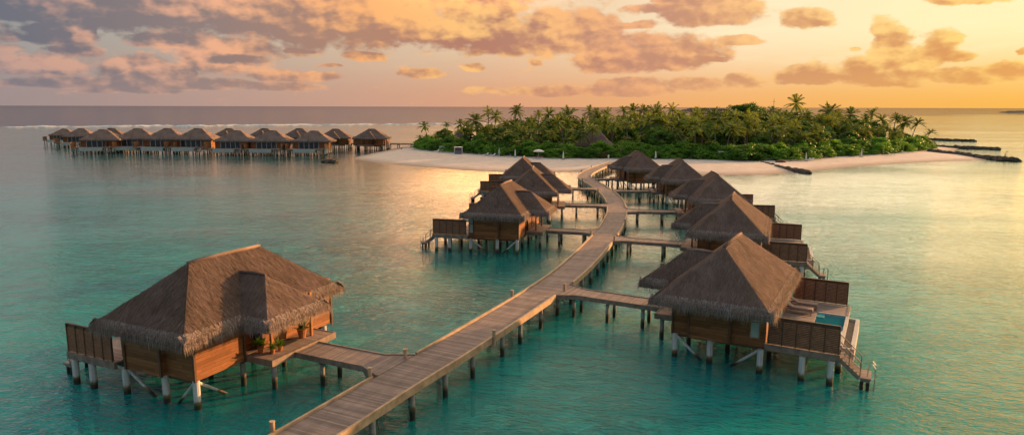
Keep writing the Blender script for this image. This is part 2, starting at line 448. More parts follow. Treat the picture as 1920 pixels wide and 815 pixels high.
    p = MB(); bx(p, 4.603, 4.72, -1.47, 3.98, 1.55, 1.93); bx(p, 2.3, 4.60, -1.47, -1.353, 1.55, 1.93); bx(p, 2.75, 4.60, 3.903, 3.98, 1.55, 1.93); p.build('porch_fascia', M['beam'], root)
    for v in (-.42, 2.9):
        q = MB(); bx(q, 3.62, 3.78, v-.08, v+.08, 1.905, 4.7); q.build('porch_post', M['frame'], root)
    # sea deck around the pool
    vs = vn-.5 if m > 0 else vn-.05
    d = MB(); bx(d, -5.1, -3.05, vs+.12, 7.15, 1.80, 1.90); bx(d, -6.9, -5.103, 4.62, 7.15, 1.80, 1.90); bx(d, -6.9, -5.103, vs+.12, -2.12, 1.80, 1.90); d.build('sun_deck', M['deck'], root)
    d = MB(); bx(d, -7.05, -6.903, 4.62, 7.2, 1.5, 1.93); bx(d, -6.9, -3.05, 7.153, 7.27, 1.5, 1.93); d.build('deck_fascia', M['beam'], root)
    pw = MB(); bx(pw, -5.1, -4.98, -2.1, 4.6, .85, 1.78); bx(pw, -6.9, -5.103, -2.1, -1.98, .85, 1.92); bx(pw, -6.9, -5.103, 4.48, 4.6, .85, 1.92)
    bx(pw, -6.9, -5.103, -1.977, 4.477, .85, 1.0)
    bx(pw, -7.1, -6.903, -2.1, 4.6, .85, 1.90); bx(pw, -7.75, -7.52, -2.1, 4.6, .85, 1.78); bx(pw, -7.517, -7.103, -2.1, 4.6, .85, 1.3)
    bx(pw, -7.517, -7.103, -2.1, -1.95, 1.303, 1.77); bx(pw, -7.517, -7.103, 4.45, 4.6, 1.303, 1.77)
    pool = pw.build('pool', M['concrete'], root)
    q = MB(); bx(q, -6.9, -5.103, -1.977, 4.477, 1.003, 1.80); q.build('pool_water', M['pool'], pool)
    q = MB(); bx(q, -7.515, -7.105, -1.947, 4.447, 1.303, 1.62); q.build('pebble_channel', M['pebble'], pool)
    q = MB(); bx(q, -5.6, -5.107, 3.6, 4.475, 1.803, 1.84); q.build('pool_step', M['pooltile'], pool)
    # louvred privacy screens
    def screen(u0, u1, v, z0, z1):
        s = MB(); n = int(abs(u1-u0)/.72); pitch = .105; k = int((z1-z0-.1)/pitch)
        for i in range(k):
            z = z0+.07+i*pitch
            s.beam(P(u0, v-.012, z), P(u1, v-.012, z+.0), .024, .066, up=(0, .3, 1))
        sc = s.build('privacy_screen', M['slat'], root)
        b = MB(); bx(b, u0+.01, u1-.01, v+.012, v+.03, z0+.01, z1-.01); b.build('gap_shade_board', M['trim'], sc)  # dark board added behind the slats to stand for shade in the gaps
        b = MB()
        for i in range(n+1):
            u = u0+(u1-u0)*i/n; bx(b, u-.035, u+.035, v-.055, v+.05, z0, z1)
        bx(b, u0, u1, v-.06, v+.055, z1+.002, z1+.05)
        b.build('battens', M['trim'], sc)
    screen(-7.0, -3.15, vs, 1.95, 3.62)
    b = MB(); bx(b, -7.1, -2.95, vs-.08, vs+.115, 1.52, 1.93); b.build('screen_beam', M['beam'], root)
    screen(-6.8, -3.2, 7.2, 1.96, 3.6)
    # stairs down to the swimming landing
    v0, v1 = (vn+.2, vn+1.4)
    s = MB()
    for i in range(6):
        u = -7.06-i*.19; z = 1.72-i*.17
        bx(s, u-.2, u, v0, v1, z-.05, z)
    for v in (v0-.04, v1+.04): s.beam(P(-6.95, v, 1.72), P(-8.15, v, .68), .06, .24)
    st = s.build('stairs', M['beam'], root)
    s = MB(); bx(s, -8.75, -8.12, v0-.1, v1+.15, .66, .76); bx(s, -8.7, -8.2, v0-.02, v0+.1, .5, .657); bx(s, -8.7, -8.2, v1, v1+.1, .5, .657); s.build('landing', M['deck'], root)
    for v in (v0-.04, v1+.04):
        s = MB()
        for du, z in ((0, 1.9), (.6, 1.35), (1.2, .76)):
            s.tube([P(-6.98-du, v, z-.1), P(-6.98-du, v, z+.85)], .03, 6)
        s.tube([P(-6.98, v, 2.72), P(-8.2, v, 1.6)], .03, 6); s.tube([P(-6.98, v, 2.32), P(-8.2, v, 1.2)], .018, 6)
        s.build('handrail', M['rail'], root)
    s = MB()
    for v in (v0+.3, v1-.3):
        s.tube([P(-8.55, v, .77), P(-8.6, v, 1.35), P(-8.77, v, 1.5), P(-8.93, v, 1.3), P(-8.95, v, .3), P(-8.97, v, -.9)], .03, 6)
    for z in (.4, .1, -.2, -.5): s.tube([P(-8.95, v0+.3, z), P(-8.95, v1-.3, z)], .02, 6)
    s.build('ladder', M['steel'], root)
    # piles
    piles = [(2.55, vn+.15, 1.62, .19), (.3, vn+.05, 1.62, .19), (-2.75, vn-.1, 1.52, .19), (-5.1, vs+.05, 1.50, .19), (-6.65, vs+.05, 1.50, .19),
             (2.3, -1.35, 1.4, .16), (-.3, -1.4, 1.4, .15), (-2.9, -1.4, 1.4, .15), (-5.0, -1.4, 1.4, .15),
             (2.3, 1.9, 1.4, .15), (-.3, 1.9, 1.4, .15), (-2.9, 1.9, 1.4, .15), (-4.9, 1.9, 1.4, .15),
             (2.5, 5.4, 1.62, .19), (-.3, 5.4, 1.4, .15), (-2.9, 5.4, 1.4, .15), (-5.0, 6.4, 1.5, .15), (-6.7, 6.6, 1.5, .16),
             (4.3, -.95, 1.55, .16), (4.3, 3.4, 1.55, .16), (-6.95, .2, .85, .18), (-6.95, 3.6, .85, .18), (-6.95, -1.6, .85, .18),
             (-8.3, v0+.1, .5, .1), (-8.3, v1, .5, .1), (-8.62, v1, .5, .1), (-8.62, v0+.1, .5, .1)]
    for (u, v, z, r) in piles:
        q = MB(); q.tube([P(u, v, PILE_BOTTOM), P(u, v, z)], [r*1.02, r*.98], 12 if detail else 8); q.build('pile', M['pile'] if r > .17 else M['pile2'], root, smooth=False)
    if detail:
        for a, b in (((2.45, vn+.1, 1.45), (.75, vn+.35, -.15)), ((-2.65, vn+.0, 1.4), (-.8, vn+.3, -.15)), ((2.5, vn+.3, 1.45), (2.2, vn+2.5, -.15)),
                     ((2.5, 5.3, 1.5), (2.2, 3.6, -.1)), ((2.3, 5.4, 1.5), (.8, 5.3, -.1))):
            q = MB(); q.tube([P(*a), P(*b)], .085, 8); q.build('brace', M['pile'], root)
    return root

protoL = villa(1, -4.9, (.5, -2.3, -3.0), True, 3)
protoR = villa(-1, -4.0, (1.6, -.9, -3.0), True, 5)
farR = villa(-1, -4.6, (1.6, -.9, -3.0), False, 8)
farL = villa(1, -4.6, (.5, -2.3, -3.0), False, 9)
NEAR = {  # x, y, turn in degrees
 'L1': (-17.08, 39.5, -25.04), 'R1': (14.72, 44.23, -29.27), 'L2': (-.72, 78.27, -14.24), 'R2': (22.09, 67.27, -21.44),
 'R3': (27.17, 90.63, -6.83), 'R4': (28.3, 114.0, -3.0), 'L3': (2.99, 97.84, -4.25), 'L4': (1.99, 118.36, -3.62), 'R5': (25.0, 134.5, 5.0)}
VLAB = {
 'L1': 'large thatched villa on white stilts with potted plants on its porch, nearest on the left',
 'R1': 'nearest thatched villa right of the boardwalk, showing its sun deck, pool and two loungers',
 'L2': 'thatched villa with a bright sunlit corner wall, second on the left side of the boardwalk',
 'R2': 'thatched villa directly behind the nearest right one, its screen walls and landing stairs showing',
 'R3': 'third thatched villa on the right of the boardwalk, its roof peak in shade',
 'R4': 'fourth thatched villa on the right of the boardwalk, before the beach',
 'L3': 'thatched villa with a narrow sunlit roof strip, third along the left of the boardwalk',
 'L4': 'fourth thatched villa on the left, its peak rising behind the others before the beach',
 'R5': 'farthest thatched villa on the right, beside the boardwalk where it bends to the beach'}
done = set()
VO = {}
for k, (x, y, a) in NEAR.items():
    pr = protoL if k[0] == 'L' else protoR
    o = pr if pr not in done else copy_tree(pr)
    done.add(pr); o.location = (x, y, 0); o.rotation_euler = (0, 0, R_(a)); VO[k] = o
    tag(o, VLAB[k], 'water villa', 'thatched water villas along the curved boardwalk')
def hloc(k, u, v, z):
    x, y, a = NEAR[k]; m = 1 if k[0] == 'L' else -1; a = R_(a); lx = m*u
    return Vector((x+lx*math.cos(a)-v*math.sin(a), y+lx*math.sin(a)+v*math.cos(a), z))
# far row: (px, py of ridge, scale, type)
FAR = [(120.5, 241.5, .84, 'f'), (152, 241, .96, 'f'), (193, 243.2, 1.06, 'f'), (209, 240.6, 1.0, 'b'), (258.5, 241, 1.10, 'f'), (314, 241, 1.12, 'f'), (371, 241, 1.13, 'f'),
       (429, 241, 1.0, 'b'), (444, 245, 1.06, 'f'), (496, 241, 1.0, 'b'), (511, 245, 1.07, 'f'), (561, 241, 1.0, 'b'), (589, 245.5, 1.06, 'f'), (629, 242, 1.02, 'b'), (697, 242, 1.05, 'b')]
FL = ['outermost small thatched villa at the left end of the far row', 'second thatched villa from the left end of the far row',
      'third thatched villa from the left in the front line of the far row', 'thatched villa peeping out behind the third front villa of the far row',
      'fourth thatched villa from the left in the front line of the far row', 'fifth thatched villa from the left in the front line of the far row',
      'sixth thatched villa from the left in the front line of the far row', 'thatched villa half hidden behind the seventh of the front line in the far row',
      'seventh thatched villa from the left in the front line of the far row', 'thatched villa half hidden behind the eighth of the front line in the far row',
      'eighth thatched villa from the left in the front line of the far row', 'thatched villa half hidden behind the rightmost front villa of the far row',
      'rightmost villa of the front line of the far row, its pool wall over the water', 'thatched villa standing second from the right end of the far row',
      'separate thatched villa at the right end of the far row, with sunlit orange wall']
for (px, py, s, ty), lab in zip(FAR, FL):
    p = U(px, py, ZA*s); pr = farL if ty == 'f' else farR
    o = pr if pr not in done else copy_tree(pr)
    done.add(pr)
    o.location = (p.x, p.y, 0); o.scale = (s, s, s); o.rotation_euler = (0, 0, R_(90+random.uniform(-3, 3)+(8 if px < 300 else 0)))
    tag(o, lab, 'water villa', 'thatched water villas in the far row')

# ------------------------------------------------------------------ boardwalk
CL = [(-24, -2), (-13, 19.5), (-8.9, 27.9), (-6.2, 33.5), (-3.4, 39), (1.7, 49.7), (5.3, 58.4), (8.9, 69.6), (12.3, 81.8), (14.75, 94.1), (15.95, 107), (15.75, 122.0), (14.9, 134.3), (15.6, 144), (19.7, 158.5), (26.6, 177.5)]
def spline(P, step):
    P = [Vector((*p, 0)) for p in P]; out = []
    for i in range(len(P)-1):
        a, b, c, d = P[max(i-1, 0)], P[i], P[i+1], P[min(i+2, len(P)-1)]
        n = max(2, int((c-b).length/step))
        for k in range(n):
            t = k/n
            out.append(.5*((2*b)+(c-a)*t+(2*a-5*b+4*c-d)*t*t+(3*b-a-3*c+d)*t**3))
    out.append(P[-1]); return out
def path_frame(pts):
    s = 0; fr = []
    for i, p in enumerate(pts):
        d = (pts[min(i+1, len(pts)-1)]-pts[max(i-1, 0)]).normalized(); n = Vector((d.y, -d.x, 0))
        if i: s += (p-pts[i-1]).length
        fr.append((p, d, n, s))
    return fr
def sweep(fr, prof, uvw=False):
    """closed profile [(offset, z)] swept along the frames"""
    mb = MB(); n = len(prof)
    for (p, d, nn, s), (p2, d2, n2, s2) in zip(fr, fr[1:]):
        for i in range(n):
            j = (i+1) % n; a, b = prof[i], prof[j]
            q = [p+nn*a[0]+Vector((0, 0, a[1])), p+nn*b[0]+Vector((0, 0, b[1])), p2+n2*b[0]+Vector((0, 0, b[1])), p2+n2*a[0]+Vector((0, 0, a[1]))]
            mb.face(q[::-1], [(s2, a[0]), (s2, b[0]), (s, b[0]), (s, a[0])])
    for (p, d, nn, s), rev in ((fr[0], False), (fr[-1], True)):
        q = [p+nn*a[0]+Vector((0, 0, a[1])) for a in prof]; mb.face(q[::-1] if rev else q)
    return mb
def rect(o0, o1, z0, z1): return [(o0, z0), (o0, z1), (o1, z1), (o1, z0)]
W2 = 1.36; ZD = 1.78
def boardwalk(name, pts, w2, spacing, label, pilemat, kerb=True, junctions=(), z=ZD, skip_before=-1):
    fr = path_frame(pts); root = empty(name, (pts[0].x, pts[0].y, 0))
    off = Vector((pts[0].x, pts[0].y, 0)); fr = [(p-off, d, n, s) for p, d, n, s in fr]
    sweep(fr, rect(-w2+.1, w2-.1, z-.06, z)).build('deck', M['boardwalk'], root)
    sweep(fr, rect(-w2+.12, -w2+.3, z-.34, z-.064)).build('beam', M['beam'], root)
    sweep(fr, rect(w2-.3, w2-.12, z-.34, z-.064)).build('beam', M['beam'], root)
    for sgn in (-1, 1):
        gaps = [j for j in junctions if j[1] == sgn]
        run = []; k = 0
        def flush(run):
            if len(run) > 1:
                a, b = (w2-.098, w2+.05) if sgn > 0 else (-w2-.05, -w2+.098)
                sweep(run, rect(a, b, z-.3, z+.12)).build('kerb', M['kerb'], root)
        for f in fr:
            pw = f[0]+off+f[2]*sgn*w2
            if any((pw.xy-Vector(g[0])).length < g[2] for g in gaps): flush(run); run = []
            else: run.append(f)
        flush(run)
    L = fr[-1][3]; n = int(L/spacing); cnt = 0
    for i in range(n+1):
        s = i*spacing
        f = min(fr, key=lambda q: abs(q[3]-s))
        if (f[0]+off).y < 22 and name == 'boardwalk': continue
        for sgn in (-1, 1):
            if cnt >= 98: break
            q = MB(); p = f[0]+f[2]*sgn*(w2-.16)
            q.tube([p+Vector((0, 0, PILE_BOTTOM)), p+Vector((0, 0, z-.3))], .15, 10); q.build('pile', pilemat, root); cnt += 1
        q = MB(); q.beam(f[0]-f[2]*(w2-.05)+Vector((0, 0, z-.44)), f[0]+f[2]*(w2-.05)+Vector((0, 0, z-.44)), .2, .18); q.build('cross_beam', M['beam'], root)
    return root, fr, off

walk_pts = spline(CL, .8)
# bridges: house key -> side of the walkway (-1 left, +1 right)
BR = {}
for k in NEAR:
    a = hloc(k, 4.75, 1.35, 0); b = hloc(k, 30, 1.0, 0)
    d = (b-a).normalized(); best = None
    for i in range(len(walk_pts)-1):
        p, q = walk_pts[i], walk_pts[i+1]; e = q-p
        den = d.x*e.y-d.y*e.x
        if abs(den) < 1e-9: continue
        t = ((p.x-a.x)*e.y-(p.y-a.y)*e.x)/den; s = ((p.x-a.x)*d.y-(p.y-a.y)*d.x)/den
        if t > 0 and 0 <= s < 1 and (best is None or t < best[0]): best = (t, p+e*s, e.normalized())
    BR[k] = (a, best[1], best[2])
junc = []
for k, (a, c, e) in BR.items():
    sg = -1 if k[0] == 'L' else 1; n = Vector((e.y, -e.x, 0)); ed = c+n*sg*W2
    junc.append(((ed.x, ed.y), sg, 1.7))
bw, FR, OFF = boardwalk('boardwalk', walk_pts, W2, 3.3, None, M['pile2'], junctions=junc)
tag(bw, 'long curving grey timber boardwalk on piles, leading from the foreground to the beach', 'boardwalk')
# posts on the walkway edge
POST = [(513, 815, -1), (703, 708, -1), (773, 668, -1), (965, 560, -1), (1105, 440, -1), (1140, 410, -1), (938, 632, 1), (1063, 546, 1), (1165, 452, 1), (1176, 420, 1), (1085, 340, -1), (1073, 322, -1), (1120, 360, -1), (1124, 315, -1), (1108, 338, 1), (1150, 357, 1)]
for px, py, sg in POST:
    p = U(px, py, ZD); f = min(FR, key=lambda q: (q[0]+OFF-Vector((p.x, p.y, 0))).length)
    c = f[0]+f[2]*sg*(W2+.12)
    q = MB(); q.tube([c+Vector((0, 0, ZD-.4)), c+Vector((0, 0, ZD+.52))], .11, 10)
    q.tube([c+Vector((0, 0, ZD+.522)), c+Vector((0, 0, ZD+.58))], .13, 10)
    q.build('post', M['kerb'], bw)
# ramp onto the sand
e0 = FR[-1][0]; d0 = FR[-1][1]; n0 = FR[-1][2]
q = MB(); A0 = [e0+n0*s*1.2+Vector((0, 0, ZD-.02)) for s in (-1, 1)]; A1 = [e0+d0*6+n0*s*1.2+Vector((0, 0, .95)) for s in (1, -1)]
q.face(A0+A1); q.face([v-Vector((0, 0, .15)) for v in (A0+A1)[::-1]])
for i in range(4):
    T = (A0+A1); a, b = T[i], T[(i+1) % 4]; q.face([a, a-Vector((0, 0, .15)), b-Vector((0, 0, .15)), b])
q.build('ramp', M['beam'], bw)

BLAB = {'L1': 'short timber footbridge to the large left villa, widening where it meets the boardwalk', 'R1': 'timber footbridge from the boardwalk to the nearest right villa',
 'L2': 'pinkish footbridge from the boardwalk to the villa with the sunlit corner wall', 'R2': 'footbridge on grey piles to the second villa on the right',
 'R3': 'footbridge to the third villa on the right, above teal water', 'R4': 'footbridge to the fourth villa on the right',
 'L3': 'narrow footbridge to the third villa on the left', 'L4': 'footbridge to the fourth villa on the left, by the walkway bend', 'R5': 'farthest footbridge on the right, to the villa next to the beach'}
for k, (a, c, e) in BR.items():
    sg = -1 if k[0] == 'L' else 1; n = Vector((e.y, -e.x, 0))
    b = c+n*sg*(W2-.09); d = (b-a); L = d.length; d.normalize(); nn = Vector((-d.y, d.x, 0)); hw = .95
    if nn.dot(e) < 0: nn = -nn
    root = empty('footbridge', (a.x, a.y, 0)); tag(root, BLAB[k], 'footbridge', 'timber footbridges from boardwalk to villas')
    a0 = Vector((0, 0, 0)); b0 = b-a; z = ZD+.012
    fl = min(1.6, L*.3); m0 = a0+d*(L-fl)
    lo = [a0-nn*hw, m0-nn*hw, b0-e*(hw+.75)]; hi = [a0+nn*hw, m0+nn*hw, b0+e*(hw+.75)]
    mb = MB()
    for i in range(2):
        q = [lo[i], lo[i+1], hi[i+1], hi[i]]
        uv = [((v.dot(d)), v.dot(nn)) for v in q]
        up = [v+Vector((0, 0, z)) for v in q]; dn = [v+Vector((0, 0, z-.06)) for v in q]
        if (up[1]-up[0]).cross(up[2]-up[0]).z < 0: up = up[::-1]; uv = uv[::-1]
        mb.face(up, uv); mb.face(dn[::-1])
    mb.build('deck', M['boardwalk'], root)
    for side, rk in ((lo, -1), (hi, 1)):
        kb = MB()
        for p, q in zip(side, side[1:]): kb.beam(p+nn*rk*.05+Vector((0, 0, z-.12)), q+nn*rk*.05+Vector((0, 0, z-.12)), .1, .34)
        kb.build('edge_beam', M['beam'], root)
    npil = max(2, int(L/2.6))
    for i in range(npil):
        p = a0+d*(L*(i+.6)/npil-.2)
        for s in (-1, 1):
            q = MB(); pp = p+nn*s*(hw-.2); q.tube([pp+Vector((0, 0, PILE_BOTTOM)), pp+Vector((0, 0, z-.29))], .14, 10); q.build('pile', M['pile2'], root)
        q = MB(); q.beam(p-nn*(hw-.02)+Vector((0, 0, z-.4)), p+nn*(hw-.02)+Vector((0, 0, z-.4)), .18, .16); q.build('cross_beam', M['beam'], root)

# the jetty serving the far row
jp = [Vector((U(px, py, ZD).x, U(px, py, ZD).y, 0)) for px, py in ((790, 270.5), (773, 269.8), (700, 269), (640, 268.6), (560, 268.2), (470, 268), (380, 268), (290, 268), (200, 267.5), (120, 267))]
jt, _, _ = boardwalk('far_jetty', spline([(p.x, p.y) for p in jp], 3), 1.3, 4.4, None, M['pile2'])
tag(jt, 'long low jetty on piles joining the island to the far row of villas', 'jetty')

# ------------------------------------------------------------------ small things on decks
def potted(name, loc, s, lab, kind='tall'):
    root = empty(name, loc); q = MB()
    q.tube([(0, 0, 0), (0, 0, .34*s), (0, 0, .38*s)], [.13*s, .2*s, .22*s], 12); q.build('pot', M['terracotta'], root)
    r = np.random.default_rng(int(loc[0]*100) & 255); n = 130; V = []
    for i in range(n):
        a = r.uniform(0, 6.28); el = r.uniform(.2, 1.4); L = r.uniform(.25, .6)*s
        d = np.array([math.cos(a)*math.cos(el), math.sin(a)*math.cos(el), math.sin(el)]); o = np.array([0, 0, .38*s])+d*r.uniform(0, .45)*s
        sd = np.cross(d, [0, 0, 1]); sd /= np.linalg.norm(sd); V += [o-sd*.05*s, o+sd*.05*s, o+d*L*.6+[0, 0, -.05*s]]
    np_mesh('foliage', np.array(V), np.arange(len(V)).reshape(-1, 3), M['shrub'], root)
    tag(root, lab, 'potted plant', 'potted plants on the porch of the large left villa'); return root
potted('potted_plant', hloc('L1', 3.45, 2.35, 1.9), 1.5, 'biggest potted bush, by the right post of the large left villa\'s porch')
potted('potted_plant', hloc('L1', 3.9, .02, 1.9), .75, 'small terracotta pot with green sprig beside the left porch post, nearer the door mat')
potted('potted_plant', hloc('L1', 3.85, -.2+.02, 1.9) + Vector((-.15, -.3, 0)), .72, 'small terracotta pot right against the left porch post of the large left villa')
potted('potted_plant', hloc('L1', 3.1, -.7, 1.9), 1.0, 'leafy potted plant in the shaded corner left of the porch post')
q = MB(); q.box(-.35, .35, -.55, .55, 0, .03); dm = q.build('door_mat', M['mat']); dm.location = hloc('L1', 3.25, 1.25, 1.905); dm.rotation_euler = (0, 0, R_(-25)); tag(dm, 'dark mat in front of the door of the large left villa', 'door mat')

def lounger(loc, rz, lab, group, cush='cushion', frame='rail', back=.5):
    root = empty('sun_lounger', loc, rz); q = MB()
    q.box(-.95, .95, -.33, -.27, .26, .33); q.box(-.95, .95, .27, .33, .26, .33); q.box(-.95, .35, -.268, .268, .27, .31)
    q.build('frame', M[frame], root)
    for x in (-.85, .8):
        for y in (-.29, .29): w = MB(); w.box(x-.035, x+.035, y-.035, y+.035, 0, .258); w.build('leg', M[frame], root)
    q = MB(); q.box(-.93, .36, -.29, .29, .335, .43); q.build('cushion', M[cush], root, bevel=.02)
    q = MB(); dz = back*.62
    a, b = Vector((.37, 0, .36)), Vector((.37+.62*math.cos(back), 0, .36+.62*math.sin(back)+.0))
    q.beam(a+Vector((0, 0, .04)), b+Vector((0, 0, .04)), .58, .09); q.build('backrest', M[cush], root, bevel=.02)
    tag(root, lab, 'sun lounger', group); return root
G1 = 'sun loungers on the nearest right villa deck'
aR = R_(-29.27)
for px, py, lab in ((1506, 569, 'farther of the two cushioned loungers on the nearest right villa\'s sun deck'), (1497, 578, 'nearer of the two cushioned loungers, closer to the camera on the right villa\'s sun deck')):
    p = U(px, py, 2.2); lounger((p.x, p.y, 1.903), aR+math.pi, lab, G1)
q = MB(); q.tube([(0, 0, 0), (0, 0, .3), (0, 0, .46)], [.17, .2, .15], 10); q.tube([(0, 0, .462), (0, 0, .6)], [.12, .1], 8)
tb = q.build('side_stool', M['kerb']); tb.location = hloc('R1', -3.35, vy := -2.6, 1.903); tag(tb, 'low light wooden stool under the eave corner on the nearest right deck', 'stool')

# ------------------------------------------------------------------ terrain, beach, water
def sd_poly(X, Y, P):
    P = np.array(P, float); d = np.full(X.shape, 1e18); ins = np.zeros(X.shape, bool)
    for i in range(len(P)):
        a, b = P[i], P[(i+1) % len(P)]; e = b-a; wx, wy = X-a[0], Y-a[1]
        t = np.clip((wx*e[0]+wy*e[1])/(e@e), 0, 1); d = np.minimum(d, (wx-e[0]*t)**2+(wy-e[1]*t)**2)
        c = (a[1] > Y) != (b[1] > Y)
        with np.errstate(divide='ignore', invalid='ignore'):
            ins ^= c & (X < (b[0]-a[0])*(Y-a[1])/(b[1]-a[1])+a[0])
    return np.where(ins, 1, -1)*np.sqrt(d)
front = [(660, 298), (700, 305), (780, 312), (880, 320), (960, 323.5), (1090, 322.5), (1180, 321), (1250, 325.5), (1340, 328.5), (1430, 328), (1475, 324.5), (1530, 320), (1600, 312.5), (1700, 306), (1790, 302), (1850, 300.5)]
ISL = [tuple(U(*p).xy) for p in front]
ISL += [tuple(U(*p).xy) for p in ((1850, 293), (1795, 289), (1788, 283), (1800, 278), (1770, 275.5))]
ISL += [(176, 292), (165, 310), (120, 325), (60, 322), (0, 312), (-30, 300), (-41, 292)]
ISL += [tuple(U(*p).xy) for p in ((744, 277), (720, 283), (690, 289), (668, 294))]
VEG = [(-40, 266), (-25, 237), (-11, 221), (0, 212), (14, 204), (30, 203), (53, 202), (66, 197), (80, 201), (102, 218), (122, 228), (155, 257), (164, 270), (166, 290), (158, 304), (118, 316), (60, 314), (0, 304), (-28, 292), (-39, 280)]
REEF_X = [-20000, -900, -381, -244, -30, 200, 900, 4000, 20000]; REEF_Y = [400, 430, 508, 557, 650, 860, 1500, 3500, 5000]
def ground(X, Y):
    d = sd_poly(X, Y, ISL)
    zin = 1.15*(1-np.exp(-np.maximum(d, 0)/14)); zout = -2.3*(1-np.exp(np.minimum(d, 0)/20))
    z = np.where(d > 0, zin, zout)
    w = .30*np.sin(X*.21+np.sin(Y*.13)*2)*np.sin(Y*.17+1)+.42*np.sin(X*.071+1.3*np.sin(Y*.052+1)+.6)*np.sin(Y*.083+1.7*np.sin(X*.043))+.2*np.sin(X*.5+Y*.31+2*np.sin(Y*.2))*np.sin(Y*.47-X*.22)
    z += w*np.clip((-d-6)/20, 0, 1)
    rf = np.interp(X, REEF_X, REEF_Y); k = np.clip((Y-rf)/60, 0, 1); k = k*k*(3-2*k)
    return z*(1-k)-16*k, d
def axis(lo, hi, step, far, g=1.35):
    a = list(np.arange(lo, hi+.1, step)); s = step
    while a[-1] < far: s *= g; a.append(a[-1]+s)
    s = step
    while a[0] > -far: s *= g; a.insert(0, a[0]-s)
    return np.array(a)
xs = axis(-200, 240, 2.5, 60000); ys = axis(-10, 350, 2.5, 60000)
XX, YY = np.meshgrid(xs, ys); ZZ, DD = ground(XX, YY)
nx, ny = len(xs), len(ys); idx = np.arange(nx*ny).reshape(ny, nx)
QF = np.stack([idx[:-1, :-1], idx[:-1, 1:], idx[1:, 1:], idx[1:, :-1]], -1).reshape(-1, 4)
def ground_z(x, y): return float(ground(np.array([[float(x)]]), np.array([[float(y)]]))[0][0, 0])

def mat_ground():
    m, t, out = new_mat('sand_and_seabed'); p = t.node('ShaderNodeNewGeometry').outputs['Position']; x, y, z = t.sep(p)
    f1 = t.noise(p, .06, 6, .62, .4); f2 = t.noise(p, .38, 5, .65, .3); f3 = t.noise(p, 2.6, 4, .6)
    wet = t.mr(z, .06, .42, 0, 1)
    sand = t.mix(wet, (.40, .31, .24), (.66, .55, .47))
    sand = t.vm('SCALE', sand, scale=t.math('MULTIPLY', t.mr(f2, .3, .7, .88, 1.1), t.mr(f3, .3, .7, .93, 1.07)))
    bed = t.vm('SCALE', (.90, .90, .78), scale=t.mr(f3, .3, .7, .8, 1.2))
    k = t.math('ADD', t.math('MULTIPLY', f1, .45), t.math('MULTIPLY', f2, .55))
    near = t.mr(y, 60, 110, .05, 0)
    coral = t.mr(t.math('ADD', k, near), .475, .545, 0, 1)
    spot = t.mr(t.noise(p, .9, 4, .6), .62, .68, 0, 1)
    coral = t.math('MAXIMUM', coral, t.math('MULTIPLY', spot, .8))
    bed = t.mix(t.math('MULTIPLY', coral, t.mr(z, -1.6, -.9, .9, .12)), bed, (.035, .085, .065))
    c = t.mix(t.mr(z, -.06, .0), bed, sand)
    pbr(t, out, c, .9, bump(t, t.math('ADD', f3, f2), .4, .06), .1); return m
g = np_mesh('sand_beach_and_seabed', np.stack([XX, YY, ZZ], -1).reshape(-1, 3), QF, mat_ground(), smooth=True); tag(g, kind='structure')

